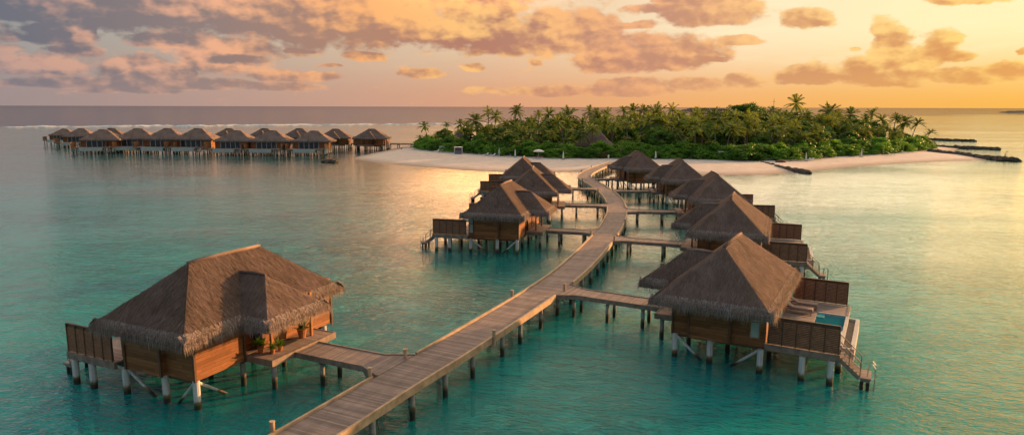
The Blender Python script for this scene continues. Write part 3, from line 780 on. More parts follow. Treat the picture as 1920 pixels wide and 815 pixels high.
def mat_water():
    m, t, out = new_mat('sea_water'); p = t.node('ShaderNodeNewGeometry').outputs['Position']; x, y, z = t.sep(p)
    dep = t.node('ShaderNodeAttribute', attribute_name='depth').outputs['Fac']
    # waves: crests run across, a little turned
    rot = t.node('ShaderNodeVectorRotate'); rot.rotation_type = 'Z_AXIS'; t.put(rot.inputs['Vector'], p); rot.inputs['Angle'].default_value = R_(14)
    q = rot.outputs[0]
    w1 = t.noise(t.vm('MULTIPLY', q, (.16, .34, 1)), 1.0, 3, .5, .3)
    w2 = t.noise(t.vm('MULTIPLY', q, (.55, 1.25, 1)), 1.0, 4, .55, .6)
    w3 = t.noise(t.vm('MULTIPLY', q, (2.0, 4.2, 1)), 1.0, 4, .6, .5)
    patch = t.noise(t.vm('MULTIPLY', p, (.010, .028, 1)), 1.0, 4, .6, .5)
    amp = t.math('MULTIPLY', t.mr(patch, .35, .65, .55, 1.3), t.mr(y, 35, 170, 1.35, .26))
    h = t.math('ADD', t.math('MULTIPLY', w1, .20), t.math('ADD', t.math('MULTIPLY', w2, .18), t.math('MULTIPLY', w3, .12)))
    h = t.math('MULTIPLY', h, amp)
    b = t.node('ShaderNodeBump'); b.inputs['Strength'].default_value = 1.0; b.inputs['Distance'].default_value = 1.0; t.put(b.inputs['Height'], h)
    # calmer in the distance as the small waves merge into a sheen
    fr = t.node('ShaderNodeFresnel'); fr.inputs['IOR'].default_value = 1.5; t.put(fr.inputs['Normal'], b.outputs[0])
    ff = t.node('ShaderNodeFresnel'); ff.inputs['IOR'].default_value = 1.5
    fac = t.mr(t.math('ADD', t.math('MULTIPLY', fr.outputs[0], .8), t.math('MULTIPLY', ff.outputs[0], .2)), .15, .41, .03, .88)
    fac = t.math('MULTIPLY', fac, t.mr(dep, 4, 10, 1, .70))
    kr = [t.math('EXPONENT', t.math('MULTIPLY', dep, k)) for k in (-1.5, -.10, -.13)]
    tint = t.comb(*kr)
    tr = t.node('ShaderNodeBsdfTransparent'); t.put(tr.inputs[0], tint)
    df = t.node('ShaderNodeBsdfDiffuse'); df.inputs[0].default_value = (.01, .68, .64, 1)
    mx = t.node('ShaderNodeMixShader'); t.put(mx.inputs[0], t.mr(dep, 0.3, 2.6, .03, .34)); t.l.new(tr.outputs[0], mx.inputs[1]); t.l.new(df.outputs[0], mx.inputs[2])
    deep = t.node('ShaderNodeBsdfDiffuse'); deep.inputs[0].default_value = (.05, .075, .14, 1)
    mx2 = t.node('ShaderNodeMixShader'); t.put(mx2.inputs[0], t.mr(dep, 4, 10)); t.l.new(mx.outputs[0], mx2.inputs[1]); t.l.new(deep.outputs[0], mx2.inputs[2])
    gl = t.node('ShaderNodeBsdfGlossy'); gl.inputs['Roughness'].default_value = .04; t.put(gl.inputs['Normal'], b.outputs[0])
    mx3 = t.node('ShaderNodeMixShader'); t.put(mx3.inputs[0], fac); t.l.new(mx2.outputs[0], mx3.inputs[1]); t.l.new(gl.outputs[0], mx3.inputs[2])
    t.l.new(mx3.outputs[0], out.inputs[0]); return m
wo = np_mesh('sea_water', np.stack([XX, YY, XX*0], -1).reshape(-1, 3), QF, mat_water(), smooth=True); tag(wo, kind='structure')
at = wo.data.attributes.new('depth', 'FLOAT', 'POINT'); at.data.foreach_set('value', np.clip(-ZZ, 0, 16).ravel().astype('f'))

# breaking surf on the reef edge
m, t, out = new_mat('foam'); p = t.node('ShaderNodeNewGeometry').outputs['Position']
pbr(t, out, t.vm('SCALE', (.8, .78, .75), scale=t.mr(t.noise(p, .2, 4), .3, .7, .6, 1.1)), .8); M['foam'] = m
mb = MB(); r = random.Random(5)
for rowk, (x0, x1, dy, hmax) in enumerate(((-700, 60, -6, .9), (-700, 30, 10, 1.1), (-330, -40, 24, .8))):
    x = x0
    while x < x1:
        L = r.uniform(8, 46); n = max(2, int(L/4)); gap = r.uniform(0, 4) if x < -150 else r.uniform(2, 30)
        off = r.uniform(-3, 3); pts = []
        for i in range(n+1):
            xx = x+L*i/n; yy = float(np.interp(xx, REEF_X, REEF_Y))+dy+off+mn.noise(Vector((xx*.03, dy, 0)))*5
            e = math.sin(math.pi*i/n)**.5*(.4+.6*r.random())
            pts.append((xx, yy, e))
        for a, b in zip(pts, pts[1:]):
            A = [Vector((a[0], a[1]-1.6*a[2], .01)), Vector((b[0], b[1]-1.6*b[2], .01)), Vector((b[0], b[1], .01+hmax*b[2])), Vector((a[0], a[1], .01+hmax*a[2]))]
            mb.face(A); mb.face([A[3], A[2], Vector((b[0], b[1]+3*b[2], .01)), Vector((a[0], a[1]+3*a[2], .01))])
        x += L+gap
o = mb.build('surf_foam', M['foam'], weld=True); tag(o, 'white line of surf breaking on the far reef', 'surf', kind='stuff')

# distant islets
def islet(name, px0, px1, Y, h, lab, seed):
    a, b = at_depth(px0, 204, Y), at_depth(px1, 204, Y); n = 60; mb = MB(); rr = random.Random(seed); W = 120
    prof = []
    for i in range(n+1):
        s = i/n; e = min(1, s*5)*min(1, (1-s)*6); prof.append((a.x+(b.x-a.x)*s, max(.3, h*(.25+.75*e)*(.72+.28*rr.random()) if .04 < s < .96 else .6)))
    for (x0, h0), (x1, h1) in zip(prof, prof[1:]):
        mb.face([(x0, Y-W/2, -.5), (x1, Y-W/2, -.5), (x1, Y-W/4, h1), (x0, Y-W/4, h0)])
        mb.face([(x0, Y-W/4, h0), (x1, Y-W/4, h1), (x1, Y+W/4, h1), (x0, Y+W/4, h0)])
        mb.face([(x0, Y+W/4, h0), (x1, Y+W/4, h1), (x1, Y+W/2, -.5), (x0, Y+W/2, -.5)])
    o = mb.build(name, M['leaf2'], weld=True); tag(o, lab, 'islet')
M['leaf2'] = plain('far_scrub', (.07, .06, .045), .95, .3, .02)
islet('far_islet', 1276, 1368, 2900, 13, 'low flat islet on the horizon above the palms', 3)
islet('far_islet', 1885, 1990, 2500, 7, 'low dark islet on the horizon at the right edge', 4)

# ------------------------------------------------------------------ vegetation
def curve(a, b, c, n): return [a*(1-t)**2+b*2*t*(1-t)+c*t*t for t in [i/n for i in range(n+1)]]
def palm_proto(h, lean, seed, nf=26, fl=3.4, dr=1.0):
    r = random.Random(seed); root = empty('palm_tree')
    top = Vector((lean, lean*.3*r.uniform(-1, 1), h)); pts = curve(Vector((0, 0, -.3)), Vector((lean*.15, 0, h*.55)), top, 9)
    q = MB(); q.tube(pts, [.24-.11*i/9 for i in range(10)], 8); q.build('trunk', M['trunk'], root, smooth=True)
    V = []; F = []
    def quad(*p):
        n = len(V); V.extend([tuple(x) for x in p]); F.append((n, n+1, n+2, n+3))
    for k in range(nf):
        az = 2.399*k+r.uniform(-.3, .3); t0 = k/nf
        el = 1.25-1.85*t0+r.uniform(-.22, .22)          # first ones upright, last ones hang
        L = fl*r.uniform(.82, 1.08)*(.85 if t0 < .15 else 1)
        hd = Vector((math.cos(az), math.sin(az), 0)); d0_ = hd*math.cos(el)+Vector((0, 0, math.sin(el)))
        droop = L*(.12+.30*max(0, math.cos(el))*(1-.5*t0))*r.uniform(.6, 1.3)*dr
        c0 = top+Vector((0, 0, .05)); c1 = c0+d0_*L*.55; c2 = c0+d0_*L*.95-Vector((0, 0, droop))
        rp = curve(c0, c1, c2, 13); up = Vector((0, 0, 1))
        for i in range(13):
            a, b = rp[i], rp[i+1]; d = (b-a).normalized(); s = d.cross(up)
            if s.length < .05: s = Vector((-hd.y, hd.x, 0))
            s.normalize(); w = .035*(1-i/14)
            quad(a-s*w, b-s*w, b+s*w, a+s*w)
            if i < 1: continue
            for j in (0, .5):
                ll = (.22+.50*math.sin(math.pi*min(1, (i+j)/13*.95+.08)))*fl/3.4
                base = a+(b-a)*j
                for sg in (-1, 1):
                    ld = (d*.75+s*sg*.8+Vector((0, 0, -.12-.42*r.random()))).normalized()
                    wv = d*.075; tip = base+ld*ll
                    quad(base-wv, base+wv, tip+wv*.35+Vector((0, 0, -.06)), tip-wv*.2)
    np_mesh('crown', np.array(V), F, M['frond'], root)
    return root
def clump_crown(name, mat, root, rx, ry, rz, zc, nclump, nleaf, leaf, seed, floor=None):
    r = np.random.default_rng(seed); V = []
    d = r.normal(size=(nclump, 3)); d /= np.linalg.norm(d, axis=1)[:, None]
    d[:, 2] = np.abs(d[:, 2])*np.where(r.random(nclump) < (.75 if floor is None else .92), 1, -1)
    rad = .55+.45*r.random(nclump)**.4
    C = d*rad[:, None]*np.array([rx, ry, rz])*(.85+.25*r.random((nclump, 1)))+np.array([0, 0, zc])
    for c in C:
        cr = min(rx, rz)*r.uniform(.2, .36); o = r.normal(size=(nleaf, 3)); o /= np.linalg.norm(o, axis=1)[:, None]; o[:, 2] = np.abs(o[:, 2])*.8-.15
        P = c+o*cr*(.55+.5*r.random((nleaf, 1)))
        n = o+r.normal(0, .45, (nleaf, 3)); n /= np.linalg.norm(n, axis=1)[:, None]
        a = np.cross(n, r.normal(size=(nleaf, 3))); a /= np.linalg.norm(a, axis=1)[:, None]; b = np.cross(n, a)
        s = leaf*r.uniform(.6, 1.3, (nleaf, 1))
        V.append(np.stack([P-a*s*.5, P+b*s*.32, P+a*s*.6, P-b*s*.32], 1))
    V = np.concatenate(V).reshape(-1, 3)
    if floor is not None: V[:, 2] = np.maximum(V[:, 2], floor)
    return np_mesh(name, V, np.arange(len(V)).reshape(-1, 4), mat, root), C
def broad_proto(h, rx, rz, seed, nc=60, nl=85):
    root = empty('broadleaf_tree'); _, C = clump_crown('crown', M['leaf'], root, rx, rx*.95, rz, h-rz, nc, nl, .52, seed)
    q = MB(); q.tube([(0, 0, -.3), (.1, 0, h*.35), (.2, .1, h-rz)], [.32, .24, .16], 8)
    for c in C[::6]: q.tube([(.1, 0, h*.35), tuple((np.array((.1, 0, h*.35))+c)/2+np.array((0, 0, .3))), tuple(c)], [.13, .09, .04], 5)
    q.build('trunk', M['trunk'], root); return root
def shrub_proto(rx, h, seed, mat='shrub'):
    root = empty('shrub'); _, C = clump_crown('foliage', M[mat], root, rx, rx*.9, h*.78, h*.12, 46, 70, .30, seed, floor=-.1)
    q = MB()
    for c in C[::7]: q.tube([(0, 0, -.2), tuple(c*np.array([.5, .5, .6])), tuple(c)], [.07, .05, .02], 5)
    q.build('stems', M['trunk'], root); return root
PP = [(palm_proto(h, l, s, nf, fl), h, l) for h, l, s, nf, fl in ((9, .6, 1, 25, 3.9), (11, 1.6, 2, 22, 3.8), (13, .4, 3, 19, 3.5), (8, 2.4, 4, 20, 3.5), (12, -1.2, 5, 26, 4.0), (6.5, .5, 6, 24, 4.0), (10, -.3, 11, 18, 3.4))]
PD = [(palm_proto(h, l, s, nf, fl, 1.9), h, l) for h, l, s, nf, fl in ((9, .5, 21, 30, 4.2), (11, -.8, 22, 28, 4.0), (8, 1.2, 23, 32, 4.3))]
BP = [(broad_proto(h, rx, rz, s), h, 0) for h, rx, rz, s in ((9.5, 4.2, 3.4, 1), (8, 3.6, 3.6, 2), (11, 4.6, 3.8, 3), (7, 3.2, 3.0, 4))]
SP = [(shrub_proto(rx, h, s), h, 0) for rx, h, s in ((2.4, 3.4, 1), (3.0, 3.9, 2), (2.0, 2.6, 3), (3.4, 4.6, 4))]
DP = (shrub_proto(2.6, 4.2, 9, 'drysh'), 4.2, 0)
used = set()
def plant(proto, x, y, height, rz=None, width=None, label=None, cat='palm tree', group=None, z=None):
    pr, h, l = proto
    o = pr if pr.name not in used else copy_tree(pr)
    used.add(pr.name)
    s = height/h; w = width or (.5+.5*s if cat == 'palm tree' else s)
    o.location = (x, y, ground_z(x, y)-.05 if z is None else z); o.scale = (w, w, s)
    o.rotation_euler = (0, 0, random.uniform(0, 6.28) if rz is None else rz)
    if label: o['label'] = label
    o['category'] = cat
    if group: o['group'] = group
    return o
# crowns that stand out against sea and sky: px, py of crown heart, ground distance, label
EM = [(794, 236, 268, 'leaning palm at the left tip of the island, by the far jetty'),
 (838, 234, 262, 'palm in the first small cluster right of the leftmost palm'), (863, 233, 268, 'palm in the middle of the second small cluster near the island\'s left end'),
 (875, 235, 262, 'shorter palm leaning out of the second small cluster near the left end'), (892, 228, 250, 'bushy palm left of the tall pair at the island\'s left'),
 (915, 212, 262, 'taller palm of the tall pair at the left of the island'), (929, 219, 255, 'shorter palm of the tall pair at the left of the island'),
 (967, 209, 262, 'tall lone palm rising above the wood, right of the tall pair'), (1009, 215, 262, 'palm top just right of the tall lone palm'),
 (1027, 216, 255, 'spiky palm top reaching the horizon, above the front parasol'), (1052, 221, 255, None), (1066, 218, 262, None),
 (1105, 211, 262, 'palm standing above its neighbours, over the big island pavilion'), (1119, 218, 250, None), (1136, 214, 268, None), (1169, 208, 275, 'left palm of a close pair above the horizon, right of the pavilion'),
 (1185, 210, 270, 'right palm of a close pair above the horizon, right of the pavilion'), (1207, 209, 270, None), (1229, 214, 250, 'broad pale crowned palm right of the close pair'), (1260, 206, 272, 'tall palm clearly above the horizon left of the far islet'),
 (1306, 215, 270, None), (1336, 212, 278, 'palm top left of the big domed tree'), (1447, 207, 282, 'palm beside the thin mast, right of the big domed tree'),
 (1490, 194, 290, 'tallest slender palm, standing high alone above the horizon'), (1510, 214, 280, None), (1555, 211, 272, 'palm top right of the tallest slender palm'), (1572, 216, 265, None), (1595, 214, 270, 'palm crown rising over the right half of the wood'),
 (1632, 212, 275, 'dark palm standing up near the right end of the wood'), (1622, 219, 270, None), (1655, 224, 268, None), (1680, 220, 270, 'bushy palm left of the last two on the right'), (1696, 227, 272, None),
 (1719, 228, 272, 'second palm from the right tip of the island'), (1743, 244.5, 268, 'low palm leaning out at the island\'s right tip'),
 (1372, 240, 206, 'front palm with a pale trunk, left of the pale flat roofed kiosk'), (1418, 246, 212, 'front palm with a slanting trunk above the kiosk'), (1436, 250, 214, None),
 (1479, 256, 210, None), (1510, 256, 212, 'front palm at the beach edge right of the brown boulder'), (1534, 258, 214, None), (1306, 255, 212, None), (1330, 268, 205, 'low palm with hanging fronds by the beach in the middle'), (1293, 262, 207, None),
 (907, 264, 226, 'low yellowish palm at the beach over the left row of loungers'), (933, 262, 218, 'palm with a white parasol at its foot, left beach'), (966, 269, 214, None), (948, 262, 222, None), (1071, 264, 208, 'yellowish palm with drooping fronds beside the pavilion roof'),
 (1250, 262, 212, None), (1225, 272, 208, None), (1605, 240, 238, None), (1645, 244, 246, None), (1000, 252, 222, None), (1030, 250, 222, None), (1175, 262, 214, None), (1200, 258, 216, None), (1560, 250, 228, None)]
GP = 'coconut palms of the island wood'
k = 0
for px, py, Y, lab in EM:
    k += 1; c = at_depth(px, py, Y); proto = PP[k % len(PP)] if px not in (794, 1719, 1743) else PP[3]
    rz = random.uniform(0, 6.28)
    if px == 794: rz = R_(150)
    if px in (1719, 1743): rz = R_(20)
    h = c.z-.9; s = h/proto[1]; w = .5+.5*s
    if px == 1743 or px == 794: w = .95
    bx_, by_ = c.x-proto[2]*w*math.cos(rz), c.y-proto[2]*w*math.sin(rz)
    plant(proto, bx_, by_, h, rz, w, lab or 'coconut palm rising from the island wood among others like it', 'palm tree', GP)
def in_veg(x, y, m=0): return float(sd_poly(np.array([[x]]), np.array([[y]]), VEG)[0, 0]) > m
def sdv(x, y): return float(sd_poly(np.array([[float(x)]]), np.array([[float(y)]]), VEG)[0, 0])
HX = [775, 800, 850, 900, 1000, 1100, 1300, 1500, 1600, 1660, 1700, 1740]; HY = [3.5, 6.8, 8.2, 8.6, 10.4, 11.4, 12.6, 12.6, 12.0, 10.5, 8.2, 4.5]
def hmax(x, y): return float(np.interp(960+1285*x/y, HX, HY))
def avoid(x, y):   # pavilion and kiosks
    return (26 < x < 38.5 and 208 < y < 226)
pts = []; tries = 0
def far_enough(x, y, d): return all((x-a)**2+(y-b)**2 > d*d for a, b in pts)
np_ = nb = 0
while tries < 9000 and np_ < 215:
    tries += 1; x = random.uniform(-40, 168); y = random.uniform(196, 316); d = sdv(x, y)
    if d < 2.5 or avoid(x, y) or not far_enough(x, y, 3.7): continue
    pts.append((x, y)); hm = hmax(x, y); front_k = min(1, max(0, (d-2)/26))
    h = hm*(.74+.26*front_k)*random.uniform(.84, 1.04)
    plant(random.choice(PP+PD+PD), x, y, max(3.5, h-1.2), None, None, 'coconut palm packed among its neighbours inside the island wood', 'palm tree', 'palms packed inside the island wood'); np_ += 1
tries = 0
while tries < 6000 and nb < 110:
    tries += 1; x = random.uniform(-40, 168); y = random.uniform(196, 314); d = sdv(x, y)
    if d < 3 or avoid(x, y) or not far_enough(x, y, 2.6): continue
    pts.append((x, y)); hm = hmax(x, y)
    plant(random.choice(BP), x, y, max(3.2, hm*random.uniform(.50, .86)*(.82 if d < 12 else 1)), None, None, 'dark broadleaf tree filling the island wood between the palms', 'tree', 'broadleaf trees inside the island wood'); nb += 1
c = at_depth(1401, 206, 262)
DOME = (broad_proto(15, 9.0, 6.0, 77, 190, 90), 15, 0)
for dx, dy, hh, ww in ((0, 0, c.z+.9, 1.0), (-9.5, 2, c.z-2.8, 1.5), (9.8, 1, c.z-3.2, 1.5)):
    o = plant(DOME if dx == 0 else BP[0], c.x+dx, c.y+dy, hh, None, ww, 'big domed broadleaf tree rising highest in the middle right of the wood' if dx == 0 else ('left' if dx < 0 else 'right')+' shoulder tree pressed against the big domed tree', 'tree', None)
# front shrubs along the beach edge
FS = [(x, y) for (x, y) in VEG[:14]]
SHL = {}
L = 0; si = 0
for (a, b) in zip(FS, FS[1:]):
    a, b = Vector(a), Vector(b); n = max(1, int((b-a).length/3.1))
    for i in range(n):
        p = a+(b-a)*(i/n); nrm = Vector((-(b-a).y, (b-a).x)).normalized()
        for row in (0, 1):
            q = p+nrm*(-2.4+row*3.2+random.uniform(-.5, .7)); px = 960+1285*q.x/q.y
            if 1138 < px < 1166 and row == 0: continue
            if row == 0 and any(a_ < px < b_ for a_, b_ in ((820, 839), (850, 868), (1348, 1365), (1420, 1448), (1553, 1574))): continue
            if px < 784: continue
            hh = random.uniform(1.9, 4.2)+row*1.2
            if hmax(q.x, q.y) < 5: hh = min(hh, 2.6)
            if 1380 < px < 1422: hh = 4.3+row*.8
            if 1500 < px < 1700: hh += .5
            dry = row == 0 and 1112 < px < 1140
            lab = 'round green shrub in the hedge along the beach edge'
            plant(DP if dry else random.choice(SP), q.x, q.y, hh, None, hh/3.4*random.uniform(.85, 1.25), 'dry yellowish bush beside the landward end of the boardwalk' if dry else lab, 'shrub', 'shrubs along the beach edge'); si += 1
# undergrowth carpet
V = []; r = np.random.default_rng(4); n = 0
X = r.uniform(-40, 168, 15000); Y = r.uniform(196, 316, 15000); dv = sd_poly(X[None], Y[None], VEG)[0]; keep = dv > 1.0; X, Y, dv = X[keep], Y[keep], dv[keep]
Z = 1.0+r.uniform(0, 1.0, len(X))*np.minimum(2.6, .6+dv*.3)
N = r.normal(size=(len(X), 3)); N[:, 2] += .8; N /= np.linalg.norm(N, axis=1)[:, None]
A = np.cross(N, r.normal(size=N.shape)); A /= np.linalg.norm(A, axis=1)[:, None]; Bv = np.cross(N, A); C = np.stack([X, Y, Z], -1); s = r.uniform(.5, 1.1, (len(X), 1))
V = np.stack([C-A*s, C+Bv*s*.6, C+A*s, C-Bv*s*.6], 1).reshape(-1, 3)
o = np_mesh('undergrowth', V, np.arange(len(V)).reshape(-1, 4), M['leaf']); tag(o, 'dark tangled undergrowth beneath the island trees', 'undergrowth', kind='stuff')
mb = MB(); zc = 1.18
mb.face([(x, y, zc) for x, y in VEG]); o = mb.build('forest_floor', M['soil']); tag(o, kind='structure')

# ------------------------------------------------------------------ island buildings
def pavilion(px, pyr, Y, w, dpt, ze, zr, lab):
    c = at_depth(px, pyr, Y); root = empty('thatched_pavilion', (c.x, c.y, ground_z(c.x, c.y)), R_(-12)); g = root.location.z
    ze -= g; zr -= g
    r0, r1 = (-w/2+dpt/2*.8, 0, zr), (w/2-dpt/2*.8, 0, zr); a, b, cc, d = (-w/2, -dpt/2, ze), (w/2, -dpt/2, ze), (w/2, dpt/2, ze), (-w/2, dpt/2, ze)
    F = [(r0, r1, a, b), (r1, r1, b, cc), (r1, r0, cc, d), (r0, r0, d, a)]
    V, Fc = blades(F, 1, 25, False, 3, wid=(.03, .07)); join_meshes('roof', roof_solid(F, 1), V, Fc, M['thatch'], root)
    V, Fc = blades(F, 1, 60, True, 4); np_mesh('thatch_fringe', V, Fc, M['fringe'], root)
    q = MB(); q.box(-w/2+1, w/2-1, -dpt/2+1, dpt/2-1, 0, ze+.35); q.build('wall', M['wall'], root)
    tag(root, lab, 'pavilion'); return root
pavilion(1112, 250, 218, 12.5, 10, 3.9, 8.3, 'large grey thatched pavilion roof among the palms behind the beach')
pavilion(861, 251, 252, 6.5, 6, 3.9, 6.6, 'small grey thatched roof showing through the trees at the left of the island')
def kiosk(name, px, py, w, d, h, lab, wall='wall'):
    p = U(px, py, .9); g = ground_z(p.x, p.y); root = empty(name, (p.x, p.y+d/2, g)); q = MB()
    q.box(-w/2, w/2, -d/2, d/2, h, h+.16); q.build('roof', M['white'], root)
    for x in (-w/2+.12, w/2-.12):
        for y in (-d/2+.12, d/2-.12): q = MB(); q.box(x-.05, x+.05, y-.05, y+.05, -.1, h-.002); q.build('post', M['white'], root)
    q = MB(); q.box(-w/2+.25, w/2-.25, -d/2+.3, -d/2+.4, 0, h*.5); q.build('counter', M[wall], root)
    q = MB(); q.box(-w/2+.25, w/2-.25, d/2-.4, d/2-.3, 0, h-.01); q.build('back_wall', M[wall], root)
    tag(root, lab, 'kiosk'); return root
kiosk('beach_kiosk', 1434, 297, 3.2, 2.2, 2.0, 'small kiosk with a pale flat roof right of the big round bush')
kiosk('beach_kiosk', 1564, 292, 2.2, 1.8, 1.9, 'white roofed kiosk tucked in the greenery on the right beach')
kiosk('beach_kiosk', 1356, 300, 2.8, 2.0, 2.2, 'half hidden hut with a pale beam behind the middle shrubs', 'grey')
kiosk('canopied_daybed', 859, 289.8, 2.7, 1.9, 2.1, 'grey daybed under a white canopy on the left beach', 'grey')
kiosk('canopied_daybed', 829, 284.5, 1.9, 1.4, 1.6, 'smaller white canopy at the far left end of the beach', 'grey')
# mast
c = at_depth(1451, 184, 285); q = MB(); q.tube([(0, 0, 0), (0, 0, c.z*.6), (0, 0, c.z)], [.16, .11, .07], 6); q.tube([(-.6, 0, c.z-1.2), (.6, 0, c.z-1.2)], .05, 5)
o = q.build('radio_mast', M['mast']); o.location = (c.x, c.y, .9); o.scale = (1, 1, (c.z-.9)/c.z); tag(o, 'thin radio mast above the trees beside the big domed tree', 'mast')

# ------------------------------------------------------------------ beach furniture and people
def open_parasol(px, py, lab):
    p = U(px, py, .8); g = ground_z(p.x, p.y); root = empty('parasol', (p.x, p.y, g))
    q = MB(); q.tube([(0, 0, 0), (0, 0, 2.35)], .04, 6); q.build('pole', M['white'], root)
    q = MB(); n = 10
    for i in range(n):
        a, b = 2*math.pi*i/n, 2*math.pi*(i+1)/n
        q.face([(1.65*math.cos(a), 1.65*math.sin(a), 2.05), (1.65*math.cos(b), 1.65*math.sin(b), 2.05), (.9*math.cos(b), .9*math.sin(b), 2.42), (.9*math.cos(a), .9*math.sin(a), 2.42)])
        q.face([(.9*math.cos(a), .9*math.sin(a), 2.42), (.9*math.cos(b), .9*math.sin(b), 2.42), (0, 0, 2.6)])
        q.face([(1.65*math.cos(b), 1.65*math.sin(b), 1.9), (1.65*math.cos(b), 1.65*math.sin(b), 2.05), (1.65*math.cos(a), 1.65*math.sin(a), 2.05), (1.65*math.cos(a), 1.65*math.sin(a), 1.9)][::-1])
    q.build('canopy', M['white'], root, weld=True); q = MB(); q.tube([(0, 0, 0), (0, 0, .12)], .35, 10); q.build('base', M['grey'], root)
    tag(root, lab, 'parasol')
open_parasol(1010, 298, 'open white parasol over pink loungers on the beach')
def closed_parasol(px, py, lab, h=2.5):
    p = U(px, py, .8); g = ground_z(p.x, p.y); root = empty('parasol', (p.x, p.y, g)); q = MB()
    q.tube([(0, 0, .45), (0, 0, .7), (0, 0, h*.8), (0, 0, h)], [.27, .24, .14, .03], 8); q.build('canopy', M['white'], root)
    q = MB(); q.tube([(0, 0, 0), (0, 0, .449)], .04, 6); q.build('pole', M['white'], root)
    q = MB(); q.box(-.4, .4, -.4, .4, 0, .12); q.build('base', M['grey'], root); tag(root, lab, 'parasol', 'closed white parasols on the beach')
for px, py, lab in ((936, 294.5, 'closed white parasol next to the four left loungers'), (966, 296.5, 'closed white parasol right of a slanting palm trunk on the left beach'),
                    (1056, 300.5, 'thin closed white parasol between the hedge and the open parasol'), (1229, 300, 'closed white parasol behind the farthest right villa roof'),
                    (1511, 301, 'closed white parasol right of the brown boulder'), (1615, 294, 'closed white parasol in front of the right hedge'), (1656, 290, 'closed white parasol farthest right on the beach')):
    closed_parasol(px, py, lab)
GL = 'sun loungers lying on the beach'
for i, (px, py, rz, cu, lab) in enumerate(((819, 286, 40, 'white', 'white lounger left of the pair under the smaller canopy'), (826, 286.5, 40, 'white', 'white lounger right of the pair under the smaller canopy'),
    (903, 291, 10, 'white', 'pale lounger alone, leftmost of those under the low yellowish palm'), (911, 293.5, 35, 'white', 'lounger first from the left in the row of four'), (917, 293.8, 35, 'grey', 'lounger second from the left in the row of four'),
    (924, 294.6, 35, 'white', 'lounger third from the left in the row of four'), (931, 295.2, 35, 'grey', 'lounger fourth from the left in the row, next to the closed parasol'), (952, 296.5, 10, 'grey', 'lounger between two palm trunks on the left beach'),
    (1004, 299, 8, 'pink', 'left pink lounger under the open white parasol'), (1012, 299.3, 8, 'pink', 'right pink lounger under the open white parasol'),
    (1431, 300.5, 10, 'white', 'left white lounger before the kiosk'), (1441, 300.5, 10, 'white', 'right white lounger before the kiosk'), (1489, 301.5, 10, 'white', 'white lounger just right of the brown boulder'),
    (1515, 301.5, 25, 'white', 'white lounger left of a pair by the right closed parasol'), (1521, 301.5, 25, 'white', 'white lounger right of a pair by the right closed parasol'), (1671, 291.5, 150, 'white', 'white lounger before the right end hedge'), (1696, 288, 150, 'white', 'white lounger farthest right on the beach'))):
    p = U(px, py, .8); g = ground_z(p.x, p.y); o = lounger((p.x, p.y, g), R_(rz), lab, GL, cu, 'white', .75); o.scale = (1.1,)*3
def person(loc, rz, lab, pose='sit', shirt='white', trousers='grey'):
    """one skinned body"""
    if pose == 'sit':
        J = {'pel': (0, 0, .12), 'ab': (-.02, 0, .3), 'ch': (0, 0, .5), 'nk': (.02, 0, .64), 'hd': (.03, 0, .74), 'ht': (.03, 0, .84),
             'hl': (.06, .1, .12), 'kl': (.42, .13, .36), 'fl': (.66, .13, .05), 'tl': (.8, .14, .04), 'hr': (.06, -.1, .12), 'kr': (.42, -.13, .36), 'fr': (.66, -.13, .05), 'tr': (.8, -.14, .04),
             'sl': (0, .18, .56), 'el': (.14, .22, .34), 'wl': (.36, .14, .36), 'sr': (0, -.18, .56), 'er': (.14, -.22, .34), 'wr': (.36, -.14, .36)}
    else:
        J = {'pel': (0, 0, .92), 'ab': (0, 0, 1.1), 'ch': (.01, 0, 1.32), 'nk': (.01, 0, 1.48), 'hd': (.02, 0, 1.58), 'ht': (.02, 0, 1.7),
             'hl': (0, .1, .88), 'kl': (.1, .11, .48), 'fl': (.02, .11, .07), 'tl': (.18, .12, .04), 'hr': (0, -.1, .88), 'kr': (.02, -.11, .48), 'fr': (-.12, -.11, .09), 'tr': (.04, -.12, .04),
             'sl': (0, .19, 1.4), 'el': (.02, .24, 1.13), 'wl': (.12, .22, .9), 'sr': (0, -.19, 1.4), 'er': (-.02, -.24, 1.13), 'wr': (.08, -.22, .9)}
    E = [('pel', 'ab'), ('ab', 'ch'), ('ch', 'nk'), ('nk', 'hd'), ('hd', 'ht'), ('pel', 'hl'), ('hl', 'kl'), ('kl', 'fl'), ('fl', 'tl'), ('pel', 'hr'), ('hr', 'kr'), ('kr', 'fr'), ('fr', 'tr'), ('ch', 'sl'), ('sl', 'el'), ('el', 'wl'), ('ch', 'sr'), ('sr', 'er'), ('er', 'wr')]
    RD = dict(pel=.13, ab=.12, ch=.14, nk=.055, hd=.1, ht=.07, hl=.09, hr=.09, kl=.06, kr=.06, fl=.04, fr=.04, tl=.03, tr=.03, sl=.06, sr=.06, el=.042, er=.042, wl=.03, wr=.03)
    ks = list(J); me = bpy.data.meshes.new('person'); me.from_pydata([J[q] for q in ks], [(ks.index(a), ks.index(b)) for a, b in E], [])
    o = bpy.data.objects.new('person', me); COL.objects.link(o)
    me.materials.append(M[shirt])
    sk = o.modifiers.new('skin', 'SKIN'); sv = me.skin_vertices[0].data
    for i, q in enumerate(ks): sv[i].radius = (RD[q], RD[q])
    sv[0].use_root = True; sb = o.modifiers.new('sub', 'SUBSURF'); sb.levels = sb.render_levels = 1
    o.location = loc; o.rotation_euler = (0, 0, rz); tag(o, lab, 'person')
p = U(747.5, 279.5, .4); person((p.x, p.y, ground_z(p.x, p.y)), R_(-60), 'left of two people sitting on the sand spit near the far jetty', 'sit', 'white')
p = U(752.5, 279.5, .4); person((p.x, p.y, ground_z(p.x, p.y)), R_(-60), 'right of two people sitting on the sand spit near the far jetty', 'sit', 'grey')
